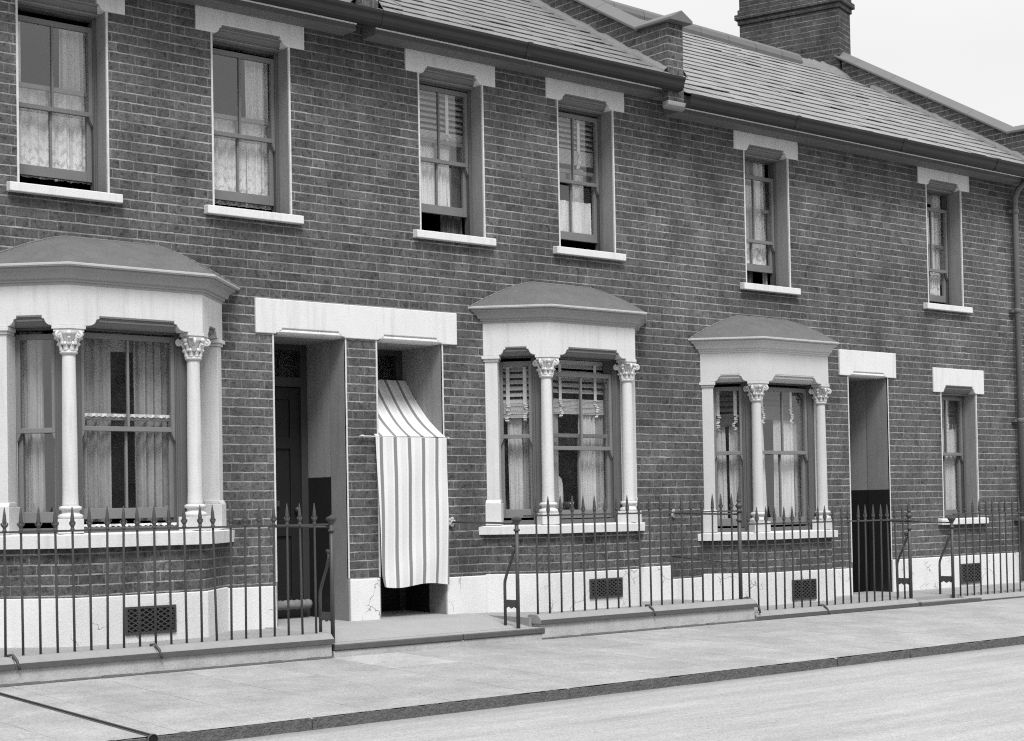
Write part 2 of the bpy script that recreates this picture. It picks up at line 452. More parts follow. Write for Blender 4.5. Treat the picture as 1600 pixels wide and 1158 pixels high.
def cells(mb, u0, u1, z0, z1, holes, d0, d1):
    """slab u0..u1 x z0..z1 between depths d0 (face) and d1 (back) with rectangular holes"""
    us = sorted({u0, u1, *[h[0] for h in holes], *[h[1] for h in holes]}); us = [u for u in us if u0 <= u <= u1]
    zs = sorted({z0, z1, *[h[2] for h in holes], *[h[3] for h in holes]}); zs = [z for z in zs if z0 <= z <= z1]
    def solid(i, j):
        if i < 0 or j < 0 or i >= len(us)-1 or j >= len(zs)-1: return False
        cu, cz = (us[i]+us[i+1])/2, (zs[j]+zs[j+1])/2
        return not any(h[0] < cu < h[1] and h[2] < cz < h[3] for h in holes)
    for i in range(len(us)-1):
        for j in range(len(zs)-1):
            if not solid(i, j): continue
            a, b, c, d = us[i], us[i+1], zs[j], zs[j+1]
            mb.add([(a,d0,c),(b,d0,c),(b,d0,d),(a,d0,d)], [(0,1,2,3)])
            mb.add([(a,d1,c),(b,d1,c),(b,d1,d),(a,d1,d)], [(3,2,1,0)])
            if not solid(i-1, j): mb.add([(a,d0,c),(a,d0,d),(a,d1,d),(a,d1,c)], [(0,1,2,3)])
            if not solid(i+1, j): mb.add([(b,d0,c),(b,d1,c),(b,d1,d),(b,d0,d)], [(0,1,2,3)])
            if not solid(i, j-1): mb.add([(a,d0,c),(a,d1,c),(b,d1,c),(b,d0,c)], [(0,1,2,3)])
            if not solid(i, j+1): mb.add([(a,d0,d),(b,d0,d),(b,d1,d),(a,d1,d)], [(0,1,2,3)])
    return mb

def stepped(u0, u1, zb, zt, a, b, h, am=None, bm=None):
    """outline of a slab whose lower edge rises by h between curved stops (a..b from each end)"""
    pts = [(u0, zt), (u0, zb), (u0+a, zb)]
    cur = [(.0,.0),(.28,.06),(.50,.20),(.66,.42),(.74,.66),(1.0,.72),(1.0,1.0)]
    w = b-a
    pts += [(u0+a+w*p, zb+h*q) for p, q in cur[1:]]
    pts += [(u1-a-w*p, zb+h*q) for p, q in cur[::-1][:-1]]
    pts += [(u1-a, zb), (u1, zb), (u1, zt)]
    return pts

def recess(mb, u0, u1, zb, zt, depth, door=False):
    """stopped moulding closing the rise under a stepped lintel"""
    h = zt-zb
    if door:
        pr = [(0, zt), (-.010, zt-.004), (-.010, zt-.010), (-.001, zt-.016), (.004, zt-.030), (.002, zb+h*.30), (-.012, zb+.004), (-.04, zb-.004), (-depth, zb-.004), (-depth, zt)]
    else:
        pr = [(-.002, zt), (-.004, zt-.012), (-.022, zt-.014), (-.024, zt-.026), (-.016, zt-.030), (-.020, zt-.042), (-.044, zt-.044), (-.050, zb+h*.30), (-.080, zb+h*.08), (-depth, zb), (-depth, zt)]
    mb.prism(pr, lambda p, q, w: (w, p, q), u0, u1)
    return mb

# ------------------------------------------------------------------ windows
def make_window(house, F, u0, u1, z0, z1, up, low, mull=True, jamb=.045, depth=.16, drop=None):
    """box frame with two sliding sashes; frame face lies at d=-depth; up / low = (z bottom, z top) of the sashes"""
    fm = MB(F); d = -depth
    fm.box(u0, u0+jamb, d-.10, d, z0, z1); fm.box(u1-jamb, u1, d-.10, d, z0, z1)
    fm.box(u0+jamb, u1-jamb, d-.10, d-.003, z1-.05, z1)
    fm.box(u0+jamb, u1-jamb, d-.10, d-.003, z0, z0+.045)
    fm.box(u0+jamb, u0+jamb+.012, d-.014, d-.002, z0+.045, z1-.05); fm.box(u1-jamb-.012, u1-jamb, d-.014, d-.002, z0+.045, z1-.05)
    fo = fm.build('window', 'frame', house, bevel=.003)
    a, b = u0+jamb+.002, u1-jamb-.002
    for (zb, zt), dd, which in ((up, d-.016, 0), (low, d-.058, 1)):
        sm = MB(F); t = .036; st = .038
        tr, br = (.042, .036) if which == 0 else (.036, .080)
        sm.box(a, a+st, dd-t, dd, zb, zt); sm.box(b-st, b, dd-t, dd, zb, zt)
        sm.box(a+st, b-st, dd-t, dd-.002, zt-tr, zt); sm.box(a+st, b-st, dd-t, dd-.002, zb, zb+br)
        if mull:
            c = (a+b)/2
            sm.box(c-.009, c+.009, dd-t+.004, dd-.004, zb+br, zt-tr)
        if which == 0:      # horns under the meeting rail
            for q, s in ((a, 1), (b, -1)):
                sm.prism([(q, zb), (q+s*st, zb), (q+s*st*.75, zb-.03), (q+s*st*.35, zb-.06), (q, zb-.075)], lambda p, r, w: (p, w, r), dd-t, dd)
        sm.build('sash', 'sash', fo, bevel=.003)
        g = MB(F); g.add([(a+.02, dd-t*.5, zb+.02), (b-.02, dd-t*.5, zb+.02), (b-.02, dd-t*.5, zt-.02), (a+.02, dd-t*.5, zt-.02)], [(0,1,2,3)])
        g.build('pane', 'glass', fo, normals=False)
    return fo

def make_opening(house, u0, u1, z0, z1, thick=.17, lintel=(1.02, .19, 'stone'), sill=True, F=FRONT, h=.075, sill_w=.90, lt=None):
    """plastered reveals, stone lintel and sill round a window in the flat wall"""
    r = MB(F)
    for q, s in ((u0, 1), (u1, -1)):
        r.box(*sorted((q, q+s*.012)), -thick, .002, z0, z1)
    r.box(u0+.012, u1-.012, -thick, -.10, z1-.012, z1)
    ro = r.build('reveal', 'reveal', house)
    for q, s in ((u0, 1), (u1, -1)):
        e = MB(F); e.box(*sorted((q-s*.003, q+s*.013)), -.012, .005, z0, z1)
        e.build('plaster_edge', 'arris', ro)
    w, hh, mat = lintel
    c = (u0+u1)/2
    L = MB(F)
    L.prism(stepped(c-w/2, c+w/2, z1, z1+hh, .165, .235, h), lambda p, q, k: (p, k, q), -.10, .016)
    lo = L.build('lintel', mat, house, bevel=.005)
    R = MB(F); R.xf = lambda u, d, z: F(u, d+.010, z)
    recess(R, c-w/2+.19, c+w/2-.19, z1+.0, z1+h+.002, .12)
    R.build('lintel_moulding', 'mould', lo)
    if sill:
        S = MB(F)
        S.prism([(-.16, z0), (-.16, z0-.07), (.065, z0-.075), (.065, z0-.008), (.0, z0+.0)], lambda p, q, k: (k, p, q), c-sill_w/2, c+sill_w/2)
        S.build('sill', 'white', house, bevel=.006)

# ------------------------------------------------------------------ curtains, blinds
def curtain(name, F, u0, u1, z0, z1, d, mat, label, cat, folds=5, amp=.02, taper=0.0, group=None, hem_amp=0.0, u0b=None, u1b=None, ph=None):
    """gathered cloth hanging from z1 to z0; u0b/u1b are the edges at the hem"""
    u0b = u0 if u0b is None else u0b; u1b = u1 if u1b is None else u1b
    rnd = random.Random(hash((round(u0*100), round(z0*100), round(z1*100))) & 0xffff)
    p0 = rnd.random()*6 if ph is None else ph
    irr = [rnd.uniform(.6, 1.4) for _ in range(4)]
    def fn(s, t):
        a = u0 + (u0b-u0)*(1-t); b = u1 + (u1b-u1)*(1-t)
        th = 2*pi*folds*s + p0
        w = sin(th*irr[0] + .5*sin(th*.37+irr[1])) * (.6+.4*sin(1.7*th+irr[2])) + .35*sin(2.3*th+irr[3])
        return (a + (b-a)*s + .004*sin(th*1.3+3*t), d + amp*w*(.75+.35*(1-t)), z0 + (z1-z0)*t + hem_amp*sin(th*2)*(1-t))
    mb = MB(F)
    wd = abs(u1-u0)
    mb.grid(fn, max(24, int(folds*10)), 10, True, lambda s, t: (s*wd*1.4, t*(z1-z0)))
    at = F((u0+u1)/2, d, z1)
    o = mb.build(name, mat, None, at=at, normals=False)
    return tag(o, label, cat, group)

def blind(F, u0, u1, ztop, zstack, zbot, d, tapes, mat, label, tilt=.5, gap=.042, group='slatted blinds half drawn up behind the panes', crumple=True):
    at = F((u0+u1)/2, d, ztop)
    t = thing('venetian_blind', at, label, 'blind', group)
    s = MB(F); z = ztop
    s.box(u0, u1, d-.03, d+.005, ztop-.02, ztop+.02)
    z = ztop-.022
    while z-gap*.62 > zstack+.004:
        h = .017
        v = [(u0, d+.014, z-gap*.62), (u1, d+.014, z-gap*.62), (u1, d-.016, z), (u0, d-.016, z)]
        s.add(v + [(a, b+.001, c+.003) for a, b, c in v], [(0,1,2,3), (7,6,5,4), (0,4,5,1), (1,5,6,2), (2,6,7,3), (3,7,4,0)])
        z -= gap
    s.build('slats', mat, t)
    k = MB(F); z = zbot; i = 0
    while z < zstack:
        o = random.uniform(-.003, .003)
        k.box(u0+abs(o), u1-abs(o), d-.025+o, d+.015+o, z, z+.0095); z += .0118; i += 1
    k.build('slat_stack', mat, t)
    for n, u in enumerate(tapes):
        tp = MB(F); rnd = random.Random(int(u*1000)); w = .017
        tp.box(u-w, u+w, d+.018, d+.021, zstack-.01, ztop-.015)
        pts = [(0, zstack)]; z = zstack; s_ = 1
        while z > zbot-.03:
            z -= rnd.uniform(.016, .026); pts.append((rnd.uniform(-.013, .016) + .012*sin(z*30), z))
        dz = 0
        for (a, za), (b, zb) in zip(pts, pts[1:]):
            o = rnd.uniform(0, .022)
            ww = w*rnd.uniform(.85, 1.15)
            tp.add([(u+a-ww, d+.02, za), (u+a+ww, d+.02+.006, za), (u+b+ww, d+.026+o, (za+zb)/2), (u+b-ww, d+.02+o, (za+zb)/2), (u+b-ww*.9, d+.02, zb), (u+b+ww, d+.022, zb)], [(0,1,2,3), (3,2,5,4)])
        tp.build('tape', 'tape', t, normals=False)
    return t

# ------------------------------------------------------------------ bay windows
def offset_path(path, d):
    """wall-corner-corner-wall polyline pushed outwards by d, its ends kept on y = 0"""
    (x0, y0), (x1, y1), (x2, y2), (x3, y3) = path
    k = sqrt(.5)
    def inter(p, t, q, s):
        det = t[0]*(-s[1]) + s[0]*t[1]
        a = ((q[0]-p[0])*(-s[1]) + s[0]*(q[1]-p[1]))/det
        return (p[0]+t[0]*a, p[1]+t[1]*a)
    t1 = Vector((x1-x0, y1-y0)).normalized(); n1 = (t1.y, -t1.x)
    t3 = Vector((x3-x2, y3-y2)).normalized(); n3 = (t3.y, -t3.x)
    a = (x0+n1[0]*d, y0+n1[1]*d); c = (x3+n3[0]*d, y3+n3[1]*d); yf = y1-d
    p0 = inter(a, t1, (0, 0), (1, 0)); p1 = inter(a, t1, (0, yf), (1, 0))
    p2 = inter(c, t3, (0, yf), (1, 0)); p3 = inter(c, t3, (0, 0), (1, 0))
    return [p0, p1, p2, p3]

def sweep(mb, path, prof, smooth=False):
    """profile of (outwards, z) run round a bay"""
    rows = [[(x, y, z) for x, y in offset_path(path, o)] for o, z in prof]
    n = len(rows)
    for k in range(3):
        for i in range(n):
            j = (i+1) % n
            mb.add([rows[i][k], rows[i][k+1], rows[j][k+1], rows[j][k]], [(0,1,2,3)], smooth)
    for k in (0, 3): mb.add([r[k] for r in rows], [tuple(range(n))])
    return mb

def make_bay(house, x0, zs, paint, sills, plinth_top, plinth_bot, vent, windows):
    """canted bay; zs = height shift from the first bay; windows = sash settings for left, front, right"""
    k, D, wf = .42, .43, 1.09
    path = [(x0, 0), (x0+k, -D), (x0+k+wf, -D), (x0+2*k+wf, 0)]
    xr = path[3][0]
    zb, zt = 1.37+zs, 1.675+zs
    s_top, s_bot = sills
    bb = MB(); bb.plan([*offset_path(path, -.004)], plinth_bot-.05, s_bot+.01); bb.build('bay_wall', 'brick', house)
    pl = MB(); pl.plan(offset_path(path, .016), plinth_bot-.06, plinth_top); po = pl.build('bay_plinth', 'render', house, bevel=.006)
    if vent:
        make_vent(house, face_frame(0, -D-.016, 1, 0), *vent)
    sl = MB(); sweep(sl, path, [(.062, s_top-.012), (.058, s_bot), (-.2, s_bot), (-.2, s_top), (-.02, s_top)])
    sl.build('bay_sill', 'white', house, bevel=.008)
    tc = Vector((k, -D)).normalized(); tr = Vector((k, D)).normalized()
    Lc = sqrt(k*k+D*D)
    faces = [(face_frame(x0, 0, tc.x, tc.y), Lc, .135, .205, .165), (face_frame(x0+k, -D, 1, 0), wf, .155, .24, .165), (face_frame(x0+k+wf, -D, tr.x, tr.y), Lc, .135, .205, .165)]
    # frieze over the openings
    fz = MB()
    for F, L, a, b, _ in faces:
        fz.xf = F
        if L == Lc and F is faces[0][0]: pa = (.0, .0)
        aa, ab, ba, bb_ = (a, b, a, b)
        fz.prism(stepped(0, L, zb, zt, a, b, .075), lambda p, q, w: (p, w, q), -.12, 0)
    fz.xf = None
    fo = fz.build('bay_frieze', paint, house, bevel=.004)
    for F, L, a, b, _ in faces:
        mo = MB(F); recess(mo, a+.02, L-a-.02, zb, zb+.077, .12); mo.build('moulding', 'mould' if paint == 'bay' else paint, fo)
    inner = MB(); inner.plan(offset_path(path, -.115), zb+.03, zt-.002); inner.build('bay_soffit', 'frame', fo)
    co = MB()
    sweep(co, path, [(-.06, zt-.01), (.006, zt-.01), (.008, zt+.008), (.018, zt+.010), (.020, zt+.026), (.034, zt+.030), (.040, zt+.036), (.046, zt+.058), (.062, zt+.078), (.088, zt+.092), (.092, zt+.094), (.092, zt+.108), (-.06, zt+.108)])
    co.build('cornice', 'cornice' if paint == 'bay' else paint, fo)
    # roof
    dz = zt+.109
    dr = MB(); sweep(dr, path, [(-.05, dz), (.112, dz), (.120, dz+.010), (.118, dz+.022), (.10, dz+.030), (-.05, dz+.030)])
    dr.build('roof_edge', 'drip', house)
    rf = MB(); N = 14; rows = []
    for i in range(N+1):
        s = i/N; o = .106 - s*(D+.104); e = s
        z = dz+.026 + .275*(1-(1-e)**1.35)
        rows.append([(x, min(y, 0), z) for x, y in offset_path(path, o)])
    for i in range(N):
        for q in range(3):
            a, b = rows[i], rows[i+1]; n = 6
            def fn(s, t, a=a, b=b, q=q): 
                lo = Vector(a[q]).lerp(Vector(a[q+1]), s); hi = Vector(b[q]).lerp(Vector(b[q+1]), s)
                return tuple(lo.lerp(hi, t))
            rf.grid(fn, n, 1, True)
    ro = rf.build('bay_roof', 'lead', house)
    bm = bmesh.new(); bm.from_mesh(ro.data); bmesh.ops.remove_doubles(bm, verts=bm.verts, dist=1e-4); bmesh.ops.recalc_face_normals(bm, faces=bm.faces); bm.to_mesh(ro.data); bm.free()
    for pp in ro.data.polygons: pp.use_smooth = True
    # flashing along the top against the wall
    fl = MB(); 
    for (xa, ya, za), (xb, yb, zb_) in zip([r[0] for r in rows], [r[0] for r in rows[1:]]): fl.tube([(xa, -.004, za), (xb, -.004, zb_)], .009, 6)
    for (xa, ya, za), (xb, yb, zb_) in zip([r[3] for r in rows], [r[3] for r in rows[1:]]): fl.tube([(xa, -.004, za), (xb, -.004, zb_)], .009, 6)
    fl.tube([rows[-1][0], rows[-1][3]], .010, 6)
    fl.build('flashing', 'fillet', ro)
    # columns at the two front corners
    for (cx, cy), sx in ((path[1], 1), (path[2], -1)):
        bx, by = -.383*sx, -.924
        c = (cx-bx*.095, cy-by*.095, 0)
        ang = math.atan2(by, bx)
        make_column(house, c, s_top, zb, paint, ang, (cx, cy), sx, tc if sx > 0 else tr)
    # square pilasters against the wall
    for F, L, flip in ((faces[0][0], Lc, False), (faces[2][0], Lc, True)):
        g = (lambda u, d, z, F=F, L=L: F(L-u, d, z)) if flip else F
        p = MB(g)
        p.box(.012, .128, -.20, -.008, s_top+.20, zb-.055)
        p.box(-.002, .142, -.20, .012, s_top+.0, s_top+.20)
        p.prism([(-.13, s_top+.2), (.012, s_top+.2), (-.008, s_top+.232), (-.13, s_top+.232)], lambda q, z, w: (w, q, z), .0, .14)
        p.box(.002, .138, -.13, .004, zb-.055, zb-.032)
        p.box(-.014, .150, -.13, .018, zb-.032, zb-.002)
        p.build('pilaster', paint, house, bevel=.004)
    # window posts behind the columns, then the three sashes
    po_ = MB()
    off = .165
    pin = offset_path(path, -off+.012); pin2 = offset_path(path, -off-.11)
    pw_ = {1: .075, -1: .050}
    for i, sx in ((1, 1), (2, -1)):
        cx, cy = pin[i]; ex, ey = pin2[i]
        t = tc if sx > 0 else tr
        po_.plan([(cx-sx*t.x*.080, cy-sx*t.y*.080), (cx, cy), (cx+sx*pw_[sx], cy), (ex+sx*pw_[sx], ey), (ex-sx*t.x*.080, ey-sx*t.y*.080)] , s_top-.01, zb+.05)
    po_.build('window_post', 'frame', house, bevel=.005)
    Fs = []
    for i, (a, b) in enumerate(((pin[0], pin[1]), (pin[1], pin[2]), (pin[2], pin[3]))):
        t = Vector((b[0]-a[0], b[1]-a[1])); L = t.length; t.normalize()
        F = face_frame(a[0], a[1], t.x, t.y)
        e0 = (-.055, .075, .080)[i]; e1 = (.080, .050, -.055)[i]
        wset = windows[i]
        make_window(house, F, e0, L-e1, s_top-.005, zb+.04, wset['up'], wset['low'], mull=(i == 1), jamb=.022, depth=.012)
        Fs.append((F, e0, L-e1))
    return Fs, path

def make_column(house, c, z0, z1, paint, ang, corner, sx, t):
    ax = (cos(ang), sin(ang)); ay = (-sin(ang), cos(ang))
    loc = lambda u, d, z: (c[0]+ax[0]*u+ay[0]*d, c[1]+ax[1]*u+ay[1]*d, z)
    h = z1-z0
    zc = z1-.045                     # underside of the abacus
    zn = z0+h-.205                   # necking
    zbase = z0+.105
    m = MB()
    prof = [(.054, 0), (.058, .03)]
    sh = [(.062, zbase+.085), (.0575, zbase+.11), (.0555, zbase+.2), (.0545, (zbase+zn)/2), (.0485, zn-.03), (.0475, zn)]
    m.lathe([(r, z) for r, z in sh], (c[0], c[1], 0), 24)
    co = m.build('column', paint, house)
    b = MB(loc)
    b.box(-.090, .090, -.090, .090, z0, zbase)
    b.xf = None
    b.lathe([(.084, zbase), (.090, zbase+.012), (.090, zbase+.022), (.082, zbase+.032), (.066, zbase+.040), (.061, zbase+.052), (.066, zbase+.062), (.080, zbase+.068), (.083, zbase+.080), (.078, zbase+.090), (.060, zbase+.096)], (c[0], c[1], 0), 24)
    b.build('base', paint, co, bevel=.003)
    k = MB()
    k.lathe([(.048, zn-.004), (.062, zn+.002), (.066, zn+.012), (.062, zn+.022), (.050, zn+.027), (.049, zn+.06), (.056, zn+.10), (.074, zn+.14), (.092, zc-.001)], (c[0], c[1], 0), 20)
    k.xf = loc
    hh = zc-zn
    for i in range(8):               # two rings of leaves
        a = pi/8 + i*pi/4
        for j, (r0, r1, zz, s) in enumerate(((.052, .068, .030, .017), (.060, .080, .075, .016))):
            aa = a + (pi/8 if j else 0)
            for q in range(5):
                f = q/4
                r = r0 + (r1-r0)*f*f + .004
                k.ball((r*cos(aa), r*sin(aa), zn+zz+f*.045), (s*(1-.35*f)*(.5+.5*abs(sin(aa)))+.003, s*(1-.35*f)*(.5+.5*abs(cos(aa)))+.003, .014), 8, 5)
            k.ball(((r1+.010)*cos(aa), (r1+.010)*sin(aa), zn+zz+.040), (.0115, .0115, .009), 8, 5)
    for i in range(4):               # corner scrolls
        a = pi/4 + i*pi/2
        ca, sa = cos(a), sin(a)
        pts = []
        for q in range(15):
            th = q/14*pi*2.6
            rr = .026*(1-q/17)
            pts.append((ca*(.104+rr*sin(th)), sa*(.104+rr*sin(th)), zc-.028+rr*cos(th)))
        k.tube(pts, [.012-.0004*q for q in range(15)], 6)
        k.ball((ca*.104, sa*.104, zc-.028), .014, 8, 6)
        k.tube([(ca*.055, sa*.055, zn+.09), (ca*.075, sa*.075, zc-.03), (ca*.098, sa*.098, zc-.006)], [.011, .012, .010], 6)
        b2 = a+pi/4
        k.ball((.092*cos(b2), .092*sin(b2), zc-.012), (.020, .020, .017), 8, 6)
        k.tube([(.055*cos(b2), .055*sin(b2), zn+.08), (.075*cos(b2), .075*sin(b2), zn+.115), (.094*cos(b2), .094*sin(b2), zc-.012)], [.013, .012, .010], 6)
    k.build('capital', paint, co)
    ab = MB()
    tx, ty = t.x, t.y
    n = (t.y, -t.x)
    def corner_block(o, e, th):
        # follows the two frieze faces round the corner
        if sx > 0:
            p = [(corner[0]-tx*e+n[0]*o, corner[1]-ty*e+n[1]*o), (corner[0]-.383*0-o*.41, corner[1]-o), (corner[0]+e, corner[1]-o), (corner[0]+e, corner[1]+th), (corner[0]+.06, corner[1]+th+.03), (corner[0]-tx*e-n[0]*th, corner[1]-ty*e-n[1]*th)]
        else:
            p = [(corner[0]+tx*e+n[0]*o, corner[1]+ty*e+n[1]*o), (corner[0]+o*.41, corner[1]-o), (corner[0]-e, corner[1]-o), (corner[0]-e, corner[1]+th), (corner[0]-.06, corner[1]+th+.03), (corner[0]+tx*e-n[0]*th, corner[1]+ty*e-n[1]*th)]
        return p
    ab.plan(corner_block(.010, .128, .13), zc+.018, z1-.001)
    ab.plan(corner_block(.002, .118, .12), zc-.002, zc+.018)
    ab.build('abacus', paint, co, bevel=.003)

def make_vent(house, F, u0, u1, z0, z1, rows=5):
    v = MB(F); v.box(u0, u1, -.03, .003, z0, z1)
    vo = v.build('air_vent', 'black', house)
    g = MB(F); t = .012
    g.box(u0-.004, u1+.004, 0, .014, z0-.004, z0+.014); g.box(u0-.004, u1+.004, 0, .014, z1-.012, z1+.004)
    g.box(u0-.004, u0+.010, 0, .014, z0+.014, z1-.012); g.box(u1-.010, u1+.004, 0, .014, z0+.014, z1-.012)
    st = (z1-z0)/rows*1.0; w = u1-u0; hgt = z1-z0; r = .0045
    for s in (1, -1):
        n = int((w+hgt/.62)/ (st*1.5))+2
        for i in range(-n, 2*n):
            a = u0 + i*st*1.5
            # line z = z0 + s*(u-a)*.62
            pts = []
            for k in range(41):
                u = u0 + w*k/40; z = z0 + (u-a)*.62 if s > 0 else z1 - (u-a)*.62
                if z0 <= z <= z1: pts.append((u, z))
            if len(pts) > 3:
                (ua, za), (ub, zb) = pts[0], pts[-1]
                dx, dz = ub-ua, zb-za; L = sqrt(dx*dx+dz*dz); px, pz = -dz/L*r, dx/L*r
                g.prism([(ua+px, za+pz), (ua-px, za-pz), (ub-px, zb-pz), (ub+px, zb+pz)], lambda p, q, k: (p, k, q), .004 if s > 0 else .006, .010 if s > 0 else .012)
    g.build('grille', 'iron', vo)

# ------------------------------------------------------------------ roofs
def slate_roof(house, outline, ze, y0, slope, mat, gauge, width, name='roof', seed=1, rough=1.0):
    """outline(y) -> (xa, xb) the extent of the slope at depth y; courses of single slates, each one slightly out of line"""
    rnd = random.Random(seed)
    cs, sn = 1/sqrt(1+slope*slope), slope/sqrt(1+slope*slope)
    def P(x, l, h):    # l up the slope from the eave, h above it
        return (x, y0 + l*cs - h*sn, ze + l*sn + h*cs)
    mb = MB(); tones = []
    Lmax = outline['len']
    n = int(Lmax/gauge); row = 0
    while row*gauge < Lmax:
        l = row*gauge
        y = y0 + l*cs
        xa, xb = outline['fn'](y)
        x = xa - (width*.5 if row % 2 else 0) - .02
        while x < xb:
            a, b = max(x+.002, xa), min(x+width-.002, xb)
            if b-a > .03:
                lift = abs(rnd.gauss(0, .0022))*rough + (.010*rough if rnd.random() < .05 else 0)
                dl = rnd.gauss(0, .003)*rough - (.014*rough if rnd.random() < .03 else 0)
                lt = rnd.gauss(0, .002)
                h0 = .012+.003*rough+lift; h1 = .002; t = .008
                l1 = min(l+gauge+.05, Lmax+.02)
                v = [P(a, l+dl, h0-t+lt), P(b, l+dl, h0-t-lt), P(b, l1, h1-t), P(a, l1, h1-t), P(a, l+dl, h0+lt), P(b, l+dl, h0-lt), P(b, l1, h1), P(a, l1, h1)]
                mb.add(v, [(0,1,2,3), (7,6,5,4), (0,4,5,1), (1,5,6,2), (3,2,6,7), (0,3,7,4)])
                tone = min(1, max(0, rnd.gauss(.5, .22)))
                tones += [tone]*8
            x += width
        row += 1
    mb.tone = tones
    ro = mb.build(name, mat, house)
    ud = MB()
    xa, xb = outline['fn'](y0+.1); xc, xd = outline['fn'](y0+Lmax*cs)
    ud.add([P(xa, .03, -.03), P(xb, .03, -.03), P(xd, Lmax, -.03), P(xc, Lmax, -.03), P(xa, .03, -.12), P(xb, .03, -.12), P(xd, Lmax, -.12), P(xc, Lmax, -.12)], [(0,1,2,3), (7,6,5,4), (0,4,5,1), (1,5,6,2), (2,6,7,3), (3,7,4,0)])
    # far slope
    ud.build('roof_boards', 'black', ro)
    return ro, P

def eaves(house, x0, x1, dz, gx0=None, gx1=None):
    b = MB()
    b.box(x0, x1, -.20, .0, 4.04+dz, 4.17+dz)
    bo = b.build('eaves_board', 'soffit', house, bevel=.004)
    b = MB()
    b.prism([(-.20, 4.150+dz), (-.226, 4.135+dz), (-.232, 4.118+dz), (-.222, 4.104+dz), (-.212, 4.096+dz), (-.2005, 4.090+dz)], lambda p, q, w: (w, p, q), x0, x1)
    b.build('moulding', 'stone', bo)
    g = MB()
    gx0 = x0 if gx0 is None else gx0; gx1 = x1 if gx1 is None else gx1
    pr = [(-.30, 4.19), (-.30, 4.075), (-.315, 4.062), (-.345, 4.060), (-.372, 4.078), (-.385, 4.105), (-.392, 4.14), (-.408, 4.165), (-.412, 4.188), (-.400, 4.190), (-.394, 4.165), (-.38, 4.14), (-.365, 4.10), (-.31, 4.09), (-.308, 4.19)]
    g.prism([(a, z+dz) for a, z in pr], lambda p, q, w: (w, p, q), gx0, gx1)
    x = gx0+1.6
    while x < gx1-.3:              # joint sockets
        g.prism([(-.296, 4.19+dz), (-.296, 4.07+dz), (-.345, 4.052+dz), (-.38, 4.072+dz), (-.40, 4.14+dz), (-.418, 4.168+dz), (-.42, 4.192+dz)], lambda p, q, w: (w, p, q), x, x+.05)
        x += 1.83
    g.box(x0, x1, -.30, -.20, 4.165+dz, 4.178+dz)
    g.build('gutter', 'gutter', house)

def parapet(house, xa, xb, roof_z, corbel=True, ytop=3.3, dz=0.0):
    """party wall carried above the slates, square pier at the eave, saddle-back coping"""
    sl = .585
    zc = lambda y: 4.752 + dz + sl*(y-.119)
    p = MB()
    prof = [(.10, 3.9+dz), (ytop+.3, 3.9+dz), (ytop+.3, zc(ytop+.3)), (.119, zc(.119)), (.0, zc(.119)-.006), (-.30, zc(.119)-.020), (-.30, 3.965+dz if corbel else 4.20+dz), (-.225 if corbel else .03, 3.965+dz if corbel else 4.2+dz), (-.225 if corbel else .031, 4.045+dz if corbel else 4.1+dz), (.03, 4.045+dz if corbel else 4.05+dz), (.03, 3.9+dz)]
    p.prism(prof, lambda y, z, w: (w, y, z), xa, xb)
    po = p.build('parapet', 'brick', house)
    if corbel:
        c = MB()
        c.prism([(-.318, 3.965+dz), (-.318, 3.92+dz), (-.29, 3.895+dz), (-.25, 3.885+dz), (-.225, 3.90+dz), (-.225, 3.965+dz)], lambda y, z, w: (w, y, z), xa-.015, xb+.02)
        c.build('corbel', 'coping', po, bevel=.012)
    k = MB(); xm = (xa+xb)/2; hw = (xb-xa)/2 + .045
    def saddle(y0, z0, y1, z1):
        v = []
        for y, z in ((y0, z0), (y1, z1)):
            v += [(xm-hw, y, z), (xm-hw, y, z+.030), (xm, y, z+.115), (xm+hw, y, z+.030), (xm+hw, y, z)]
        k.add(v, [(0,1,2,3,4), (9,8,7,6,5), (0,5,6,1), (1,6,7,2), (2,7,8,3), (3,8,9,4), (4,9,5,0)])
    y = .08
    while y < ytop+.2:
        y2 = y+.60
        saddle(y+.004, zc(y+.004), y2, zc(y2)); y = y2
    saddle(-.40, zc(.119)-.016, .10, zc(.119)-.006)
    k.build('coping', 'cope', po, bevel=.006)
    # cement fillet where the slates meet the brickwork
    def fillet(x, s):
        f = MB(); rnd = random.Random(int(x*10)); n = 60
        def fn(u, t):
            y = -.30 + (ytop+.1)*u; z = roof_z(y)
            w = .10+.018*sin(37*u)+.012*sin(91*u+1)+rnd.uniform(-.008, .008); hh = .10+.014*sin(53*u+2)+rnd.uniform(-.008, .008)
            q = [(x, z+hh), (x+s*w*.35, z+hh*.62+.012), (x+s*w*.75, z+.032), (x+s*w, z+.012)]
            return None
        rows = []
        for i in range(n+1):
            u = i/n; y = -.30 + (ytop+.1)*u; z = roof_z(y)
            w = .062+.007*sin(37*u)+.005*sin(91*u+1)+rnd.uniform(-.008, .008); hh = .075+.007*sin(53*u+2)+rnd.uniform(-.009, .009)
            rows.append([(x-s*.002, y, z+hh), (x+s*w*.35, y, z+hh*.66+.012), (x+s*w*.75, y, z+.040), (x+s*w, y, z+.008)])
        for a, b in zip(rows, rows[1:]):
            for j in range(3): f.add([a[j], a[j+1], b[j+1], b[j]], [(0,1,2,3)], True)
        f.add(rows[0], [(0,1,2,3)])
        f.build('fillet', 'fillet', po)
    fillet(xa, -1)
    fillet(xb, 1)
    return po

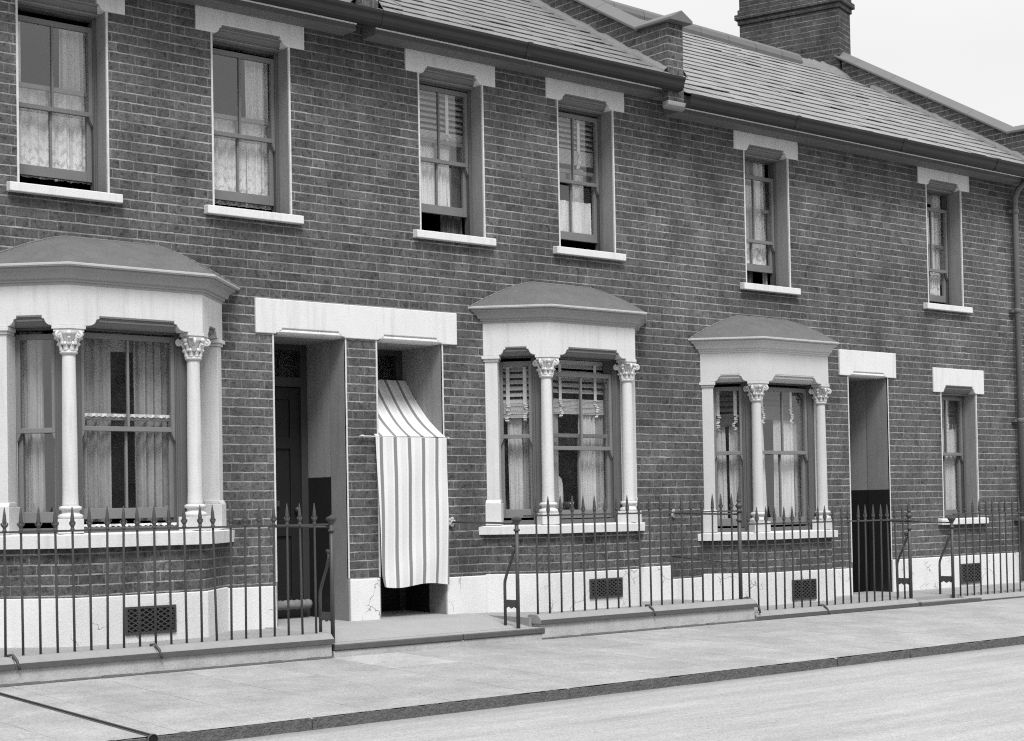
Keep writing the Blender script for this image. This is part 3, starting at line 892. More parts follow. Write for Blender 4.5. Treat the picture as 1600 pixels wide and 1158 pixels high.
# ------------------------------------------------------------------ railings
def railing(name, xs, y, zc, zr, label, x_rail, skip_spike=()):
    t = thing('iron_railing', ((xs[0]+xs[-1])/2, y, zc), label, 'railing', 'spiked iron railings along the front walls')
    r = MB(); r.box(x_rail[0], x_rail[1], y-.011, y+.011, zr-.006, zr+.008); r.build('rail', 'iron', t)
    return t
BAR = {}
def add_bars(t, xs, y, zc, zr, plain_ones=()):
    key = round(zr-zc, 3)
    if key not in BAR:
        b = MB(); b.tube([(0,0,-.03), (0,0,.4), (0,0,zr-zc-.01), (0,0,zr-zc+.004)], [.0090, .0090, .0084, .0084], 8)
        s = MB()
        s.lathe([(.010, 0), (.0150, .006), (.0150, .014), (.0105, .020), (.012, .026), (.0165, .040), (.0170, .048), (.0120, .056), (.0148, .064), (.0138, .078), (.0105, .115), (.003, .165), (.0012, .169)], (0,0,0), 10)
        for q in (-1, 1):
            s.tube([(q*.010, 0, .036), (q*.019, 0, .046), (q*.023, 0, .058), (q*.018, 0, .064)], [.005, .0055, .005, .003], 6)
            s.ball((q*.020, 0, .058), .0056, 6, 4)
        BAR[key] = (b, s)
    b, s = BAR[key]
    first = None
    for i, x in enumerate(xs):
        at = (x, y, zc)
        if first is None:
            bo = MB(); bo.v = [(a+at[0], c+at[1], d+at[2]) for a, c, d in b.v]; bo.f = b.f; bo.sm = b.sm
            o = bo.build('bar', 'iron', t, at=at)
            so = MB(); so.v = [(a+at[0], c+at[1], d+zr) for a, c, d in s.v]; so.f = s.f; so.sm = s.sm
            sp = so.build('spike', 'iron', o, at=(x, y, zr))
            first = (o, sp)
        else:
            o = first[0].copy(); COL.objects.link(o); o.parent = t
            pw = W[t.name]; o.location = (x-pw[0], y-pw[1], zc-pw[2])
            o.rotation_euler = (random.gauss(0, .006), random.gauss(0, .007), random.uniform(-.25, .25))
            if i not in plain_ones:
                sp = first[1].copy(); COL.objects.link(sp); sp.parent = o

def gate_post(x, y, z0, z1, label, rod=None, rod_low=None, stay=True, finial=False, boss=False, xstay=0.0, r=.017):
    t = thing('gate_post', (x, y, z0), label, 'gate post', 'iron gate posts beside the paths')
    p = MB(); p.tube([(x,y,z0-.05), (x,y,z1)], r, 10)
    p.lathe([(r, 0), (r+.010, .004), (r+.010, .02), (r, .026)], (x, y, z1-.09), 10)
    p.build('post', 'iron', t)
    c = MB()
    if finial:
        c.lathe([(.020, 0), (.030, .006), (.030, .018), (.018, .026), (.024, .040), (.036, .058), (.036, .068), (.022, .080), (.014, .094), (.022, .104), (.024, .114), (.016, .124), (.018, .134), (.016, .16), (.009, .205), (.002, .245), (.001, .248)], (x, y, z1), 12)
    else:
        c.lathe([(.018, -.012), (.030, .010), (.040, .024), (.044, .03), (.044, .042), (.03, .048), (.010, .056), (.004, .064)], (x, y, z1-.02), 8, False)
    c.build('cap', 'iron', t)
    if stay:
        s = MB(); yb = y+.17
        s.tube([(x, yb, z0-.03), (x, yb, z0+.36), (x, yb-.004, z0+.40), (x, yb-.03, z0+.46), (x, yb-.09, z0+.57), (x, y+.045, z0+.65), (x, y+.034, z0+.69)], [.013, .013, .013, .0125, .012, .013, .015], 8)
        s.ball((x, y+.040, z0+.705), (.016, .022, .022), 8, 6)
        s.ball((x, y+.062, z0+.715), (.012, .014, .014), 8, 6)
        s.build('backstay', 'iron', t)
        q = MB()
        q.prism([(y+.01, z0+.24), (yb-.0, z0+.24), (yb, z0+.20), (yb-.02, z0+.17), (yb-.05, z0+.185), (y+.085, z0+.165), (y+.05, z0+.185), (y+.03, z0+.17), (y+.01, z0+.19)], lambda a, b, w: (w, a, b), x-.008, x+.008)
        q.build('brace', 'iron', t, bevel=.003)
    if rod:
        m = MB(); m.tube([(x, y, rod[0]), (x, -.005, rod[1])], .0085, 8); 
        m.build('rod', 'iron', t)
        if boss:
            bmb = MB()
            for a in range(5):
                an = a*2*pi/5; bmb.ball((x+.028*cos(an), -.018, rod[1]+.028*sin(an)), (.02, .016, .02), 8, 6)
            bmb.ball((x, -.024, rod[1]), .018, 8, 6)
            bmb.build('boss', 'cement', t)
    if rod_low:
        m = MB(); m.tube([(x, y, rod_low[0]), (x, -.005, rod_low[1])], .007, 8); m.build('rod', 'iron', t)
    return t

# ================================================================== THE PLACE
YR = -.90                       # line of the railings
ROOF_S = .60
Y_E = -.34

# ---- ground
g = MB(); g.add([(-120,-60,-1.292), (200,-60,-1.292), (200,-3.30,-1.292), (-120,-3.30,-1.292)], [(0,1,2,3)]); structure(g.build('road', 'road', None, at=(5,-6,-1.275)))
def pav_z(y): return -1.138 + .035*(y+.98)
pv = MB()
for a, b in ((-40, 4.215), (4.262, 80)):
    pv.add([(a, -3.345, pav_z(-3.345)), (b, -3.345, pav_z(-3.345)), (b, -.88, pav_z(-.88)), (a, -.88, pav_z(-.88))], [(0,1,2,3)])
structure(pv.build('pavement', 'flag', None, at=(6,-2,-1.2)))
kb = MB(); rnd = random.Random(3)
x = -40
while x < 80:
    L = rnd.uniform(.85, 1.15)
    if x < 4.215 < x+L: L = 4.205-x
    if 4.1 < x < 4.3: x = 4.272; L = 1.0
    if x+L > 3 and x < 26:
        n = 14
        top, bot = [], []
        for i in range(n+1):
            xx = x+.003+(L-.006)*i/n
            top.append((xx, -3.352+rnd.gauss(0, .006), pav_z(-3.35)-.005+rnd.gauss(0, .005)))
        for i in range(n):
            xa, xb = top[i][0], top[i+1][0]
            kb.add([(xa,-3.363,-1.33), (xb,-3.363,-1.33), top[i+1], top[i], (xa,-3.32,pav_z(-3.33)-.003), (xb,-3.32,pav_z(-3.33)-.003)], [(0,1,2,3), (3,2,5,4)])
    else:
        kb.box(x+.003, x+L-.003, -3.36, -3.32, -1.33, pav_z(-3.34)-.004)
    x += L
kb.box(-40, 80, -3.352, -3.325, -1.33, pav_z(-3.34)-.012)
structure(kb.build('kerb', 'kerb', None, at=(6,-3.35,-1.25), normals=False))
# drain across the pavement
dr = thing('drain_channel', (4.238,-2.1,-1.2), 'dark iron drain slot crossing the pavement to the kerb', 'drain')
d = MB(); d.box(4.205, 4.272, -3.34, -.9, -1.30, -1.225); d.build('channel', 'black', dr)
d = MB()
for a, b, s in ((4.212, 4.226, 1), (4.252, 4.266, 1)):
    d.add([(a,-3.362,pav_z(-3.36)+.003), (b,-3.362,pav_z(-3.36)+.003), (b,-.95,pav_z(-.95)+.003), (a,-.95,pav_z(-.95)+.003), (a,-3.362,-1.25), (b,-3.362,-1.25), (b,-.95,-1.2), (a,-.95,-1.2)], [(0,1,2,3), (0,4,5,1), (0,3,7,4), (1,5,6,2)])
d.build('edge', 'iron', dr)
d = MB(); tt = []
for i in range(25):
    a = 2*pi*i/24; tt.append((4.239+.031*cos(a), -3.366, -1.240+.031*sin(a)))
d.tube(tt, .004, 6); d.build('outlet', 'nosing', dr)
d = MB(); d.lathe([(.030, 0), (.030, .002)], (0, 0, 0), 20); d.v = [(4.239+a, -3.362-c, -1.238+b) for a, b, c in d.v]; d.build('mouth', 'black', dr)

# yards behind the front walls
y = MB(); y.box(2.5, 7.0, -.86, .3, -1.3, -.955); structure(y.build('yard_path', 'yard', None, at=(5,-.4,-1)))
y = MB(); y.box(9.1, 11.73, -.86, .3, -1.3, -.955); structure(y.build('yard_path', 'yard', None, at=(10,-.4,-1)))
y = MB(); y.box(11.73, 26, -.86, .3, -1.3, -1.052); structure(y.build('yard_path', 'yard', None, at=(14,-.4,-1.1)))
y = MB(); y.prism([(.60, -.930), (-.30, -.955), (-.86, -1.030), (-.86, -1.3), (.60, -1.3)], lambda p, q, w: (w, p, q), 7.0, 9.1); structure(y.build('yard_path', 'step', None, at=(8,-.4,-1)))

# ---- front walls and their copings
def low_wall(x0, x1, ztop, base_y, label, clamps, left_end=True):
    t = thing('low_wall', ((x0+x1)/2, -.9, -1.15), label, 'low wall', 'low cement walls under the railings')
    w = MB(); w.box(x0+.02, x1-.015, -.975, -.82, -1.30, ztop-.082); w.build('base', 'cement', t, bevel=.006)
    j = MB(); n = int((x1-x0)*9); rj = random.Random(int(x0*10))
    for i in range(n):
        a, b = x0+.02+(x1-x0-.035)*i/n, x0+.02+(x1-x0-.035)*(i+1)/n; k = rj.uniform(.006, .020)
        j.add([(a, -.976, pav_z(-.97)+.010+k*.4), (b, -.976, pav_z(-.97)+.010+k*.4), (b, -.981-k, pav_z(-.98)+.002), (a, -.981-k, pav_z(-.98)+.002)], [(0,1,2,3)])
    j.build('dark_line', 'nosing', t)  # contact shade along the wall foot, painted as a ragged dark strip
    c = MB(); xs = [x0] + clamps + [x1]
    pr = [(-.81, ztop-.084), (-.81, ztop-.012), (-.845, ztop), (-.945, ztop-.004), (-.992, ztop-.045), (-.994, ztop-.082)]
    for a, b in zip(xs, xs[1:]):
        c.prism([(p, q+.0) for p, q in pr], lambda p, q, k: (k, p, q), a+.0015, b-.0015)
    cp_ = c.build('coping', 'coping', t, bevel=.006)
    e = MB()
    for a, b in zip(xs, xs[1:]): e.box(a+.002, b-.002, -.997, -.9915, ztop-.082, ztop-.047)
    e.build('edge', 'nosing', cp_)  # shade of the coping front, painted as a darker strip
    for x in clamps:
        k = MB(); k.tube([(x-.03, -.93, ztop+.006), (x+.0, -.95, ztop+.012), (x+.015, -.985, ztop-.025), (x+.02, -.998, ztop-.06), (x+.03, -1.0, ztop-.088)], .010, 6)
        k.build('clamp', 'iron', t)
    return t
low_wall(2.5, 7.02, -.945, -.97, 'front wall under the leftmost railing, two iron cramps on its coping', [4.47, 5.52])
low_wall(9.12, 11.86, -.925, -.97, 'middle front wall, tall pale cement base below its coping', [10.45])
low_wall(11.86, 14.42, -1.052, -.97, 'shallow front wall below the third bay, dark coping with one cramp', [12.9])
low_wall(15.28, 26, -1.075, -.97, 'rightmost front wall with a shallow coping, beyond the second gateway', [19.0])
k = MB(); k.tube([(11.80, -.86, -.93), (11.83, -.9, -.915), (11.87, -.94, -.95), (11.90, -.985, -1.02), (11.905, -.99, -1.07)], .011, 6)
tag(k.build('iron_cramp', 'iron', None, at=(11.87,-.94,-.97)), 'bent iron cramp where the middle coping drops to the lower one', 'cramp')

# steps in the gateways
st = thing('door_step', (8.05,-.93,-1.1), 'long stone step before the two left doorways, its edge dark', 'step')
s = MB(); s.box(7.025, 8.28, -.985, -.855, -1.086, -1.040); s.box(8.288, 9.17, -.985, -.855, -1.086, -1.040); s.build('nosing', 'nosing', st, bevel=.008)
s = MB(); s.box(7.025, 9.15, -.972, -.855, -1.3, -1.087); s.build('riser', 'cement', st, bevel=.004)
s = MB(); s.box(7.03, 9.165, -.98, -.80, -1.040, -1.034); s.build('tread', 'step', st)
st = thing('door_step', (14.85,-.93,-1.12), 'low thin step in the gateway by the dark passage door', 'step')
s = MB(); s.box(14.43, 15.52, -1.02, -.85, -1.3, -1.097); s.build('nosing', 'nosing', st, bevel=.008)
s = MB(); s.box(14.44, 15.27, -1.012, -.80, -1.097, -1.088); s.build('tread', 'step', st)

# ---- houses
hA = thing('terraced_house', (6.2,.5,-1), 'leftmost brick house with wide bay and an open dark porch', 'house', 'houses of the terrace')
hB = thing('terraced_house', (9.8,.5,-1), 'middle brick house with striped door curtain and two tall upper windows with blinds', 'house', 'houses of the terrace')
hC = thing('terraced_house', (14.8,.5,-1), 'right-hand brick house standing lower, with duller bay, passage door and big chimney', 'house', 'houses of the terrace')
XA0, XAB, XBC, XCD = 3.2, 8.0, 11.70, 18.6
dC = -.145
T = .25
openA = [(4.95, 5.68, 2.45, 3.85), (6.58, 7.32, 2.45, 3.85), (7.115, 7.84, -1.0, 1.45), (4.85, 6.5, -.14, 1.45)]
openB = [(8.65, 9.39, 2.45, 3.85), (10.295, 11.03, 2.45, 3.85), (8.15, 8.875, -1.0, 1.45), (9.47, 11.12, -.17, 1.45)]
openC = [(12.915, 13.63, 2.30, 3.70), (16.095, 16.80, 2.30, 3.70), (14.56, 15.285, -1.1, 1.385), (16.29, 17.015, -.235, 1.255), (12.32, 13.98, -.31, 1.30)]
lift = lambda d: .078 if d in (3.85, 3.70) else .085 if d == 1.255 else .05 if d in (1.45, 1.385) else 0.0
openA[3] = (4.85, 6.5, -.14, 1.44); openB[3] = (9.47, 11.12, -.17, 1.44)
for hs, x0, x1, op, z1 in ((hA, XA0, XAB, openA, 4.25), (hB, XAB, XBC, openB, 4.25), (hC, XBC, XCD, openC, 4.25+dC)):
    op = [(a, b, c, d+lift(d)) for a, b, c, d in op]
    w = MB(FRONT); cells(w, x0, x1, -1.2, z1, op, 0, -T); w.build('wall', 'brick', hs)
    r = MB(); h = z1
    r.box(x0, x1, 4.0, 4.1, -1.2, h); r.box(x0, x0+.10, T, 4.0, -1.2, h-.02); r.box(x1-.10, x1, T, 4.0, -1.2, h-.02)
    r.box(x0+.1, x1-.1, T, 4.0, -1.25, -1.15); r.box(x0+.1, x1-.1, T, 4.0, 1.75, 1.95); r.box(x0+.1, x1-.1, T+.01, 4.0, h-.12, h-.02)
    r.build('inner_walls', 'room', hs)

# plinths on the flat wall
def plinth(hs, spans, top, bot=-1.1):
    for a, b in spans:
        p = MB(); p.box(a, b, -.018, .06, bot, top); p.build('plinth', 'render', hs, bevel=.008)
plinth(hA, [(XA0, 4.70), (6.66, 7.112)], -.615)
plinth(hB, [(7.843, 8.148)], -.595)
plinth(hB, [(8.878, 9.32), (11.29, 11.72)], -.62)
plinth(hC, [(11.722, 12.17), (14.13, 14.557)], -.755)
plinth(hC, [(15.288, XCD)], -.685)

# upper windows
def upper(hs, u0, u1, z0, z1, up, low, lintel='stone'):
    make_opening(hs, u0, u1, z0, z1, lintel=(1.02, .195, lintel))
    return make_window(hs, FRONT, u0+.013, u1-.013, z0-.005, z1+.02, up, low, jamb=.018)
upper(hA, *openA[0], (3.065, 3.76), (2.565, 3.265))
upper(hA, *openA[1], (3.075, 3.785), (2.555, 3.265))
upper(hB, *openB[0], (3.12, 3.81), (2.665, 3.345))
upper(hB, *openB[1], (3.12, 3.80), (2.575, 3.265))
upper(hC, *openC[0], (2.78, 3.505), (2.48, 3.165))
upper(hC, *openC[1], (2.72, 3.49), (2.37, 3.06))
# ground-floor window of the right house
make_opening(hC, *openC[3], lintel=(1.02, .29, 'white'), h=.085, sill_w=.94)
make_window(hC, FRONT, openC[3][0]+.013, openC[3][1]-.013, openC[3][2]-.005, openC[3][3]+.02, (.515, 1.225), (-.215, .555), jamb=.018)

# lintels over the doors
def door_lintel(hs, u0, u1, zb, zt, opens):
    L = MB(FRONT)
    pts = [(u0, zt), (u0, zb)]
    h = .048
    for a, b in opens:
        for p, q in ((.11, 0), (.120, .25), (.135, .12), (.15, .55), (.165, .5), (.17, 1.0)): pts.append((a+p, zb+h*q))
        for p, q in ((.17, 1.0), (.165, .5), (.15, .55), (.135, .12), (.120, .25), (.11, 0)): pts.append((b-p, zb+h*q))
    pts += [(u1, zb), (u1, zt)]
    L.prism(pts, lambda p, q, k: (p, k, q), -.14, .02)
    lo = L.build('lintel', 'white', hs, bevel=.006)
    for a, b in opens:
        R = MB(); R.xf = lambda u, d, z: FRONT(u, d+.014, z)
        recess(R, a+.14, b-.14, zb, zb+h+.002, .15, door=True); R.build('lintel_moulding', 'white', lo)
    return lo
door_lintel(hB, 6.95, 9.03, 1.452, 1.737, [(7.03, 7.93), (8.06, 8.97)])
door_lintel(hC, 14.41, 15.425, 1.388, 1.675, [(14.48, 15.36)])

def porch(hs, u0, u1, z0, z1, deep, fold, dado_z, dado_front=False, leaf=True):
    r = MB(FRONT)
    for q, s in ((u0, 1), (u1, -1)):
        r.box(*sorted((q, q+s*.012)), -fold, .003, z0, z1)
    r.box(u0+.012, u1-.012, -deep, -.12, z1-.012, z1+.03)
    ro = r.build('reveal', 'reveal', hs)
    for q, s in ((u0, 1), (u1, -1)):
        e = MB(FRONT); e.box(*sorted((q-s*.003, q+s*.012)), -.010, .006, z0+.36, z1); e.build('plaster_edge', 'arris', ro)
    for q, s in ((u0, 1), (u1, -1)):
        p = MB(FRONT); p.box(*sorted((q-s*.05, q+s*.006)), -deep-.05, -fold, dado_z, z1); po = p.build('porch_wall', 'porch', hs)
        p = MB(FRONT)
        if dado_front: p.prism([(q-s*.05, -deep-.05), (q+s*.008, -deep-.05), (q+s*.008, -fold), (q+s*.016, -fold), (q+s*.016, .004), (q+s*.012, .004), (q+s*.012, -fold-.004), (q-s*.05, -fold-.004)], lambda a, b, w: (a, b, w), z0-.1, dado_z)
        else: p.box(*sorted((q-s*.05, q+s*.008)), -deep-.05, -fold, z0-.1, dado_z)
        p.build('porch_dado', 'dado', po)
    f = MB(FRONT)
    f.box(u0, u0+.07, -deep-.08, -deep, z0-.05, z1); f.box(u1-.07, u1, -deep-.08, -deep, z0-.05, z1)
    tz = z0+2.02
    f.box(u0+.07, u1-.07, -deep-.08, -deep, tz, tz+.085); f.box(u0+.07, u1-.07, -deep-.08, -deep, z1-.06, z1)
    fo = f.build('door_frame', 'doorframe', hs, bevel=.004)
    gl = MB(FRONT); gl.add([(u0+.07,-deep-.05,tz+.085), (u1-.07,-deep-.05,tz+.085), (u1-.07,-deep-.05,z1-.06), (u0+.07,-deep-.05,z1-.06)], [(0,1,2,3)]); gl.build('fanlight', 'glass', fo)
    if leaf:
        d = MB(FRONT); a, b = u0+.072, u1-.072; d0 = -deep-.03; st = .095
        d.box(a, b, d0-.045, d0-.02, z0, tz-.004)
        d.box(a, a+st, d0-.02, d0, z0, tz-.004); d.box(b-st, b, d0-.02, d0, z0, tz-.004)
        c = (a+b)/2; d.box(c-.045, c+.045, d0-.02, d0, z0+.18, tz-.1)
        for za, zb in ((z0, z0+.20), (z0+.72, z0+.86), (z0+1.48, z0+1.58), (tz-.11, tz-.004)):
            d.box(a+st, c-.045, d0-.02, d0-.001, za, zb); d.box(c+.045, b-st, d0-.02, d0-.001, za, zb)
        do = d.build('door', 'door', hs, bevel=.004)
        kn = MB(); kn.ball(FRONT(b-.05, d0+.03, z0+.95), .026, 10, 6); kn.tube([FRONT(b-.05, d0, z0+.95), FRONT(b-.05, d0+.02, z0+.95)], .012, 8); kn.build('handle', 'iron', do)
        lb = MB(FRONT); lb.box(c-.075, c+.075, d0, d0+.006, z0+.98, z0+1.03); lb.build('letter_plate', 'iron', do)
porch(hA, *openA[2][:2], -.945, 1.455, .60, .235, .28)
porch(hB, *openB[2][:2], -.945, 1.455, .60, .235, -.20)
porch(hC, *openC[2][:2], -1.05, 1.39, 1.05, .30, .115, dado_front=True)

# bays
FA, pathA = make_bay(hA, 4.72, 0, 'bay', (-.14, -.245), -.605, -.97, (5.55, 5.955, -.895, -.695),
    [dict(up=(.60, 1.33), low=(-.06, .64)), dict(up=(.615, 1.345), low=(-.04, .735)), dict(up=(.60, 1.33), low=(-.06, .64))])
FB, pathB = make_bay(hB, 9.34, 0, 'bay', (-.17, -.252), -.612, -.97, (10.19, 10.595, -.858, -.685),
    [dict(up=(.622, 1.33), low=(-.108, .66)), dict(up=(.512, 1.235), low=(-.122, .667)), dict(up=(.622, 1.33), low=(-.108, .66))])
FC, pathC = make_bay(hC, 12.19, -.14, 'bay3', (-.305, -.385), -.722, -1.05, (13.02, 13.39, -1.018, -.815),
    [dict(up=(.488, 1.19), low=(-.245, .528)), dict(up=(.492, 1.19), low=(-.245, .531)), dict(up=(.488, 1.19), low=(-.245, .528))])
make_vent(hC, face_frame(0, -.018, 1, 0), 16.59, 16.97, -1.015, -.785)

# roofs, gutters, parapets
ZE = 4.195
zroof = lambda y, dz=0: ZE + dz + ROOF_S*(y-Y_E)
def rect(x0, x1, L): return dict(fn=lambda y: (x0, x1), len=L)
L_B = 3.64*sqrt(1+ROOF_S**2)
roA, _ = slate_roof(hA, rect(3.2, 7.80, L_B), ZE, Y_E, ROOF_S, 'slateB', .215, .255, seed=2, rough=.5)
roB, _ = slate_roof(hB, rect(8.02, 11.50, L_B), ZE, Y_E, ROOF_S, 'slateB', .215, .255, seed=3, rough=.5)
ridge_y = lambda x: 3.13 - .152*(x-15.31)
def outC(y):
    xb = 18.02
    if y > 2.70: xb = min(xb, 15.31 + (3.13-y)/.152)
    return (11.72, xb)
LC = (ridge_y(11.72)-Y_E)*sqrt(1+ROOF_S**2)
roC, PC = slate_roof(hC, dict(fn=outC, len=LC), ZE+dC, Y_E, ROOF_S, 'slateC', .232, .27, seed=5, rough=.75)
# ridge tiles of the right house and its cement joint towards the chimney
rt = MB(); x = 11.9
while x < 17.15:
    x2 = min(x+.45, 17.2)
    for_ = []
    for xx in (x+.004, x2-.002):
        yy = ridge_y(xx); zz = zroof(yy, dC)
        dirv = Vector((1, -.152, -.091)).normalized(); side = Vector((.15, .99, 0))
        row = []
        for a in range(9):
            th = pi*(-.12 + 1.24*a/8); row.append((xx+side.x*(-.155*cos(th)), yy+side.y*(-.155*cos(th)), zz-.045+.155*sin(th)))
        for_.append(row)
    for a in range(8): rt.add([for_[0][a], for_[0][a+1], for_[1][a+1], for_[1][a]], [(0,1,2,3)], True)
    rt.add(for_[0], [tuple(range(9))]); rt.add(for_[1], [tuple(range(9))])
    x = x2
rt.build('ridge', 'ridge', roC)
fl = MB(); rnd = random.Random(9); n = 30; rows = []
for i in range(n+1):
    xx = 17.15 + (18.05-17.15)*i/n; yy = ridge_y(xx)-.0; zz = zroof(yy, dC)
    w = .16+.03*sin(i*1.3)+rnd.uniform(-.02, .02)
    rows.append([(xx, yy+.16, zz+.17+rnd.uniform(-.02, .02)), (xx, yy+.02, zz+.09+rnd.uniform(-.015, .015)), (xx, yy-w*.6, zz-w*.6*ROOF_S+.05), (xx, yy-w, zz-w*ROOF_S+.012)])
for a, b in zip(rows, rows[1:]):
    for j in range(3): fl.add([a[j], a[j+1], b[j+1], b[j]], [(0,1,2,3)], True)
fl.build('fillet', 'fillet', roC)
# back slopes
for hs, x0, x1, dz, yr in ((hA, 3.2, 7.8, 0, 3.3), (hB, 8.02, 11.5, 0, 3.3), (hC, 11.72, 18.0, dC, 3.2)):
    zz = zroof(yr, dz)-.02
    b = MB(); b.add([(x0, yr, zz), (x1, yr, zz), (x1, 7, zz-2.2), (x0, 7, zz-2.2), (x0, yr, zz-.1), (x1, yr, zz-.1), (x1, 7, zz-2.3), (x0, 7, zz-2.3)], [(0,1,2,3), (7,6,5,4), (0,4,5,1), (1,5,6,2), (2,6,7,3), (3,7,4,0)])
    b.build('back_roof', 'slateB', hs)
    if hs is not hC:
        rr = MB(); rr.tube([(x0, yr, zz+.0), (x1, yr, zz+.0)], .12, 12); rr.build('ridge', 'ridge', hs)
eaves(hA, 3.2, 7.86, 0, 3.2, 7.995); eaves(hB, 8.06, 11.50, 0, 8.0, 11.64); eaves(hC, 11.73, 18.5, dC, 11.72, 18.5)
parapet(hA, 7.80, 8.02, lambda y: zroof(y), corbel=False)
parapet(hB, 11.50, 11.72, lambda y: zroof(y) - (0 if y < 9 else 0), corbel=True)
parapet(hC, 18.02, 18.24, lambda y: zroof(y, dC), corbel=False, ytop=2.4, dz=dC-.03)

# chimney, set askew at the end of the ridge
ca = radians(17.3); cu = Vector((cos(ca), sin(ca))); cv = Vector((-sin(ca), cos(ca)))
C0 = Vector((18.0, 2.72))
def CF(u, d, z): return (C0.x+cu.x*u+cv.x*d, C0.y+cu.y*u+cv.y*d, z)
ch = MB(CF)
ch.box(0, .43, 0, 1.5, 5.2, 6.83)
for i, (o, za, zb) in enumerate(((.022, 6.83, 6.90), (.055, 6.90, 6.975), (.020, 6.975, 7.05), (.0, 7.05, 7.22))): ch.box(-o, .43+o, -o, 1.5+o, za, zb)
cho = ch.build('chimney', 'brick_far', hC, bevel=.008)
fm = MB(CF)
v = [(.0,0,7.22), (.43,0,7.22), (.43,1.5,7.22), (0,1.5,7.22), (.10,.12,7.30), (.33,.12,7.30), (.33,1.38,7.30), (.10,1.38,7.30)]
fm.add(v, [(3,2,1,0), (4,5,6,7), (0,1,5,4), (1,2,6,5), (2,3,7,6), (3,0,4,7)]); fm.build('flaunching', 'arris', cho)
for d_ in (.35, .75, 1.15):
    pt = MB(); q = CF(.215, d_, 7.26); pt.lathe([(.10, 0), (.115, .03), (.10, .06), (.085, .35), (.10, .37), (.10, .42), (.075, .42)], q, 14); pt.build('chimney_pot', 'ridge', cho)

# downpipe
dp = MB(); px_, py_ = 17.83, -.075
dp.tube([(px_, py_, -1.04), (px_, py_, 3.60), (px_, py_, 3.72), (px_-.005, py_-.06, 3.82), (px_-.01, py_-.22, 3.93), (px_-.01, py_-.27, 4.0)], .036, 12)
for z in (3.52, 2.28, .92, -.3): dp.lathe([(.038, 0), (.046, .006), (.046, .05), (.038, .06)], (px_, py_, z), 12); dp.box(px_-.085, px_+.085, py_+.02, .0, z+.01, z+.045)
dp.build('downpipe', 'pipe', hC)

# ---- opposite side of the street (seen in the panes)
ho = thing('terraced_house', (8,-14.5,-1.2), 'brick terrace across the street, mirrored faintly in the lower panes', 'house')
w = MB(); w.box(-14, 30, -21, -16.2, -1.25, 3.5); w.build('wall', 'brick', ho)
w = MB(); w.prism([(-16.0, 3.5), (-21.2, 3.5), (-18.6, 4.9)], lambda p, q, k: (k, p, q), -14, 30); w.build('roof', 'slateB', ho)
for i in range(14):
    x = -12 + i*3.1
    w = MB(); w.box(x, x+.8, -16.2, -16.17, 1.9, 3.1); w.build('window', 'frame', ho)
    w = MB(); w.box(x-.2, x+1.0, -16.2, -16.16, -.3, 1.0); w.build('window', 'frame', ho)

# ---- railings and gate posts
sp = .1235
xs = [4.69 + .1235*i for i in range(-14, 19)]
tA = railing('iron_railing', xs, YR, -.945, -.115, 'black spiked railing before the leftmost bay', (2.6, 7.05)); add_bars(tA, xs, YR, -.945, -.115)
xs = [9.165 + .1365*i for i in range(0, 19)]
tB = railing('iron_railing', xs, YR, -.925, -.085, 'tall black spiked railing before the middle bay', (9.03, 11.72)); add_bars(tB, xs, YR, -.925, -.085)
xs = [11.86 + .1285*i for i in range(0, 20)]
tC = railing('iron_railing', xs, YR, -1.052, -.215, 'low black spiked railing between the dull bay and the dark passage', (11.76, 14.38)); add_bars(tC, xs, YR, -1.052, -.215)
xs = [15.30 + .1285*i for i in range(0, 34)]
tD = railing('iron_railing', xs, YR, -1.075, -.175, 'rightmost black spiked railing under the small ground-floor window', (15.2, 19.6)); add_bars(tD, xs, YR, -1.075, -.175)
gate_post(7.055, -.915, -1.035, -.085, 'iron post at the right end of the leftmost railing, before the open porch', rod=(-.135, -.13))
gate_post(8.93, -.915, -1.035, -.125, 'iron post right of the striped curtain, its rod held by a wall boss', rod=(-.145, -.13), boss=True)
gate_post(11.735, YR, -.93, -.095, 'stout iron post with tall finial where the railing steps down', rod=(-.115, -.10), rod_low=(-.59, -.53), stay=False, finial=True, boss=True, r=.019)
gate_post(14.405, YR, -1.08, -.235, 'iron post with tall finial at the left of the second gateway', stay=True, finial=True, r=.019)
gate_post(15.165, YR, -1.09, -.235, 'iron post with flat cap at the right of the second gateway', rod=(-.265, -.24), stay=True)
b = MB(); b.box(11.745, 11.785, YR-.012, YR+.012, -.24, -.09); b.build('step_bracket', 'iron', tC)

# ---- striped sun curtain over the second doorway
aw = thing('door_curtain', (8.5,-.12,.6), 'striped canvas sun curtain hung over a rod before the second doorway', 'awning')
XL, XR_ = 8.105, 8.872
def cur_up(s, t):     # from the door head down to the rod
    x = (8.19+(8.865-8.19)*s)*(1-t) + (XL+.005+(XR_-XL-.01)*s)*t
    y = .55*(1-t) - .036*t
    z = 1.165 + (.625-1.165)*t
    z -= .075*sin(pi*t)*(1-.25*abs(s-.5)) + .010*sin(9*s+2*t)*sin(pi*t)
    y += .0
    return (x, y, z)
def cur_dn(s, t):
    a0, a1 = XL, XR_; b0, b1 = 8.155, 8.868
    x = (a0+(a1-a0)*s)*(1-t) + (b0+(b1-b0)*s)*t
    if s < .08: x += .022*max(0, t-.93)/.07*(1-s/.08)
    y = -.042 - .014*t + .011*t*sin(5.1*s+.9) + .004*sin(13*s+1.5*t)*t + .004*sin(6*s+9*t) - .006*sin(pi*t)
    y += .0035*sin(24*s+6*t)*max(0, t-.15)*(.4+.6*sin(3*s+2*t)**2) + .005*sin(17*t+4*s)*t*(1-s)*s*3
    z = .620 + (-.672-.620)*t - .014*t*sin(7*s) - .006*sin(pi*s)*(1-t)
    return (x, y, z)
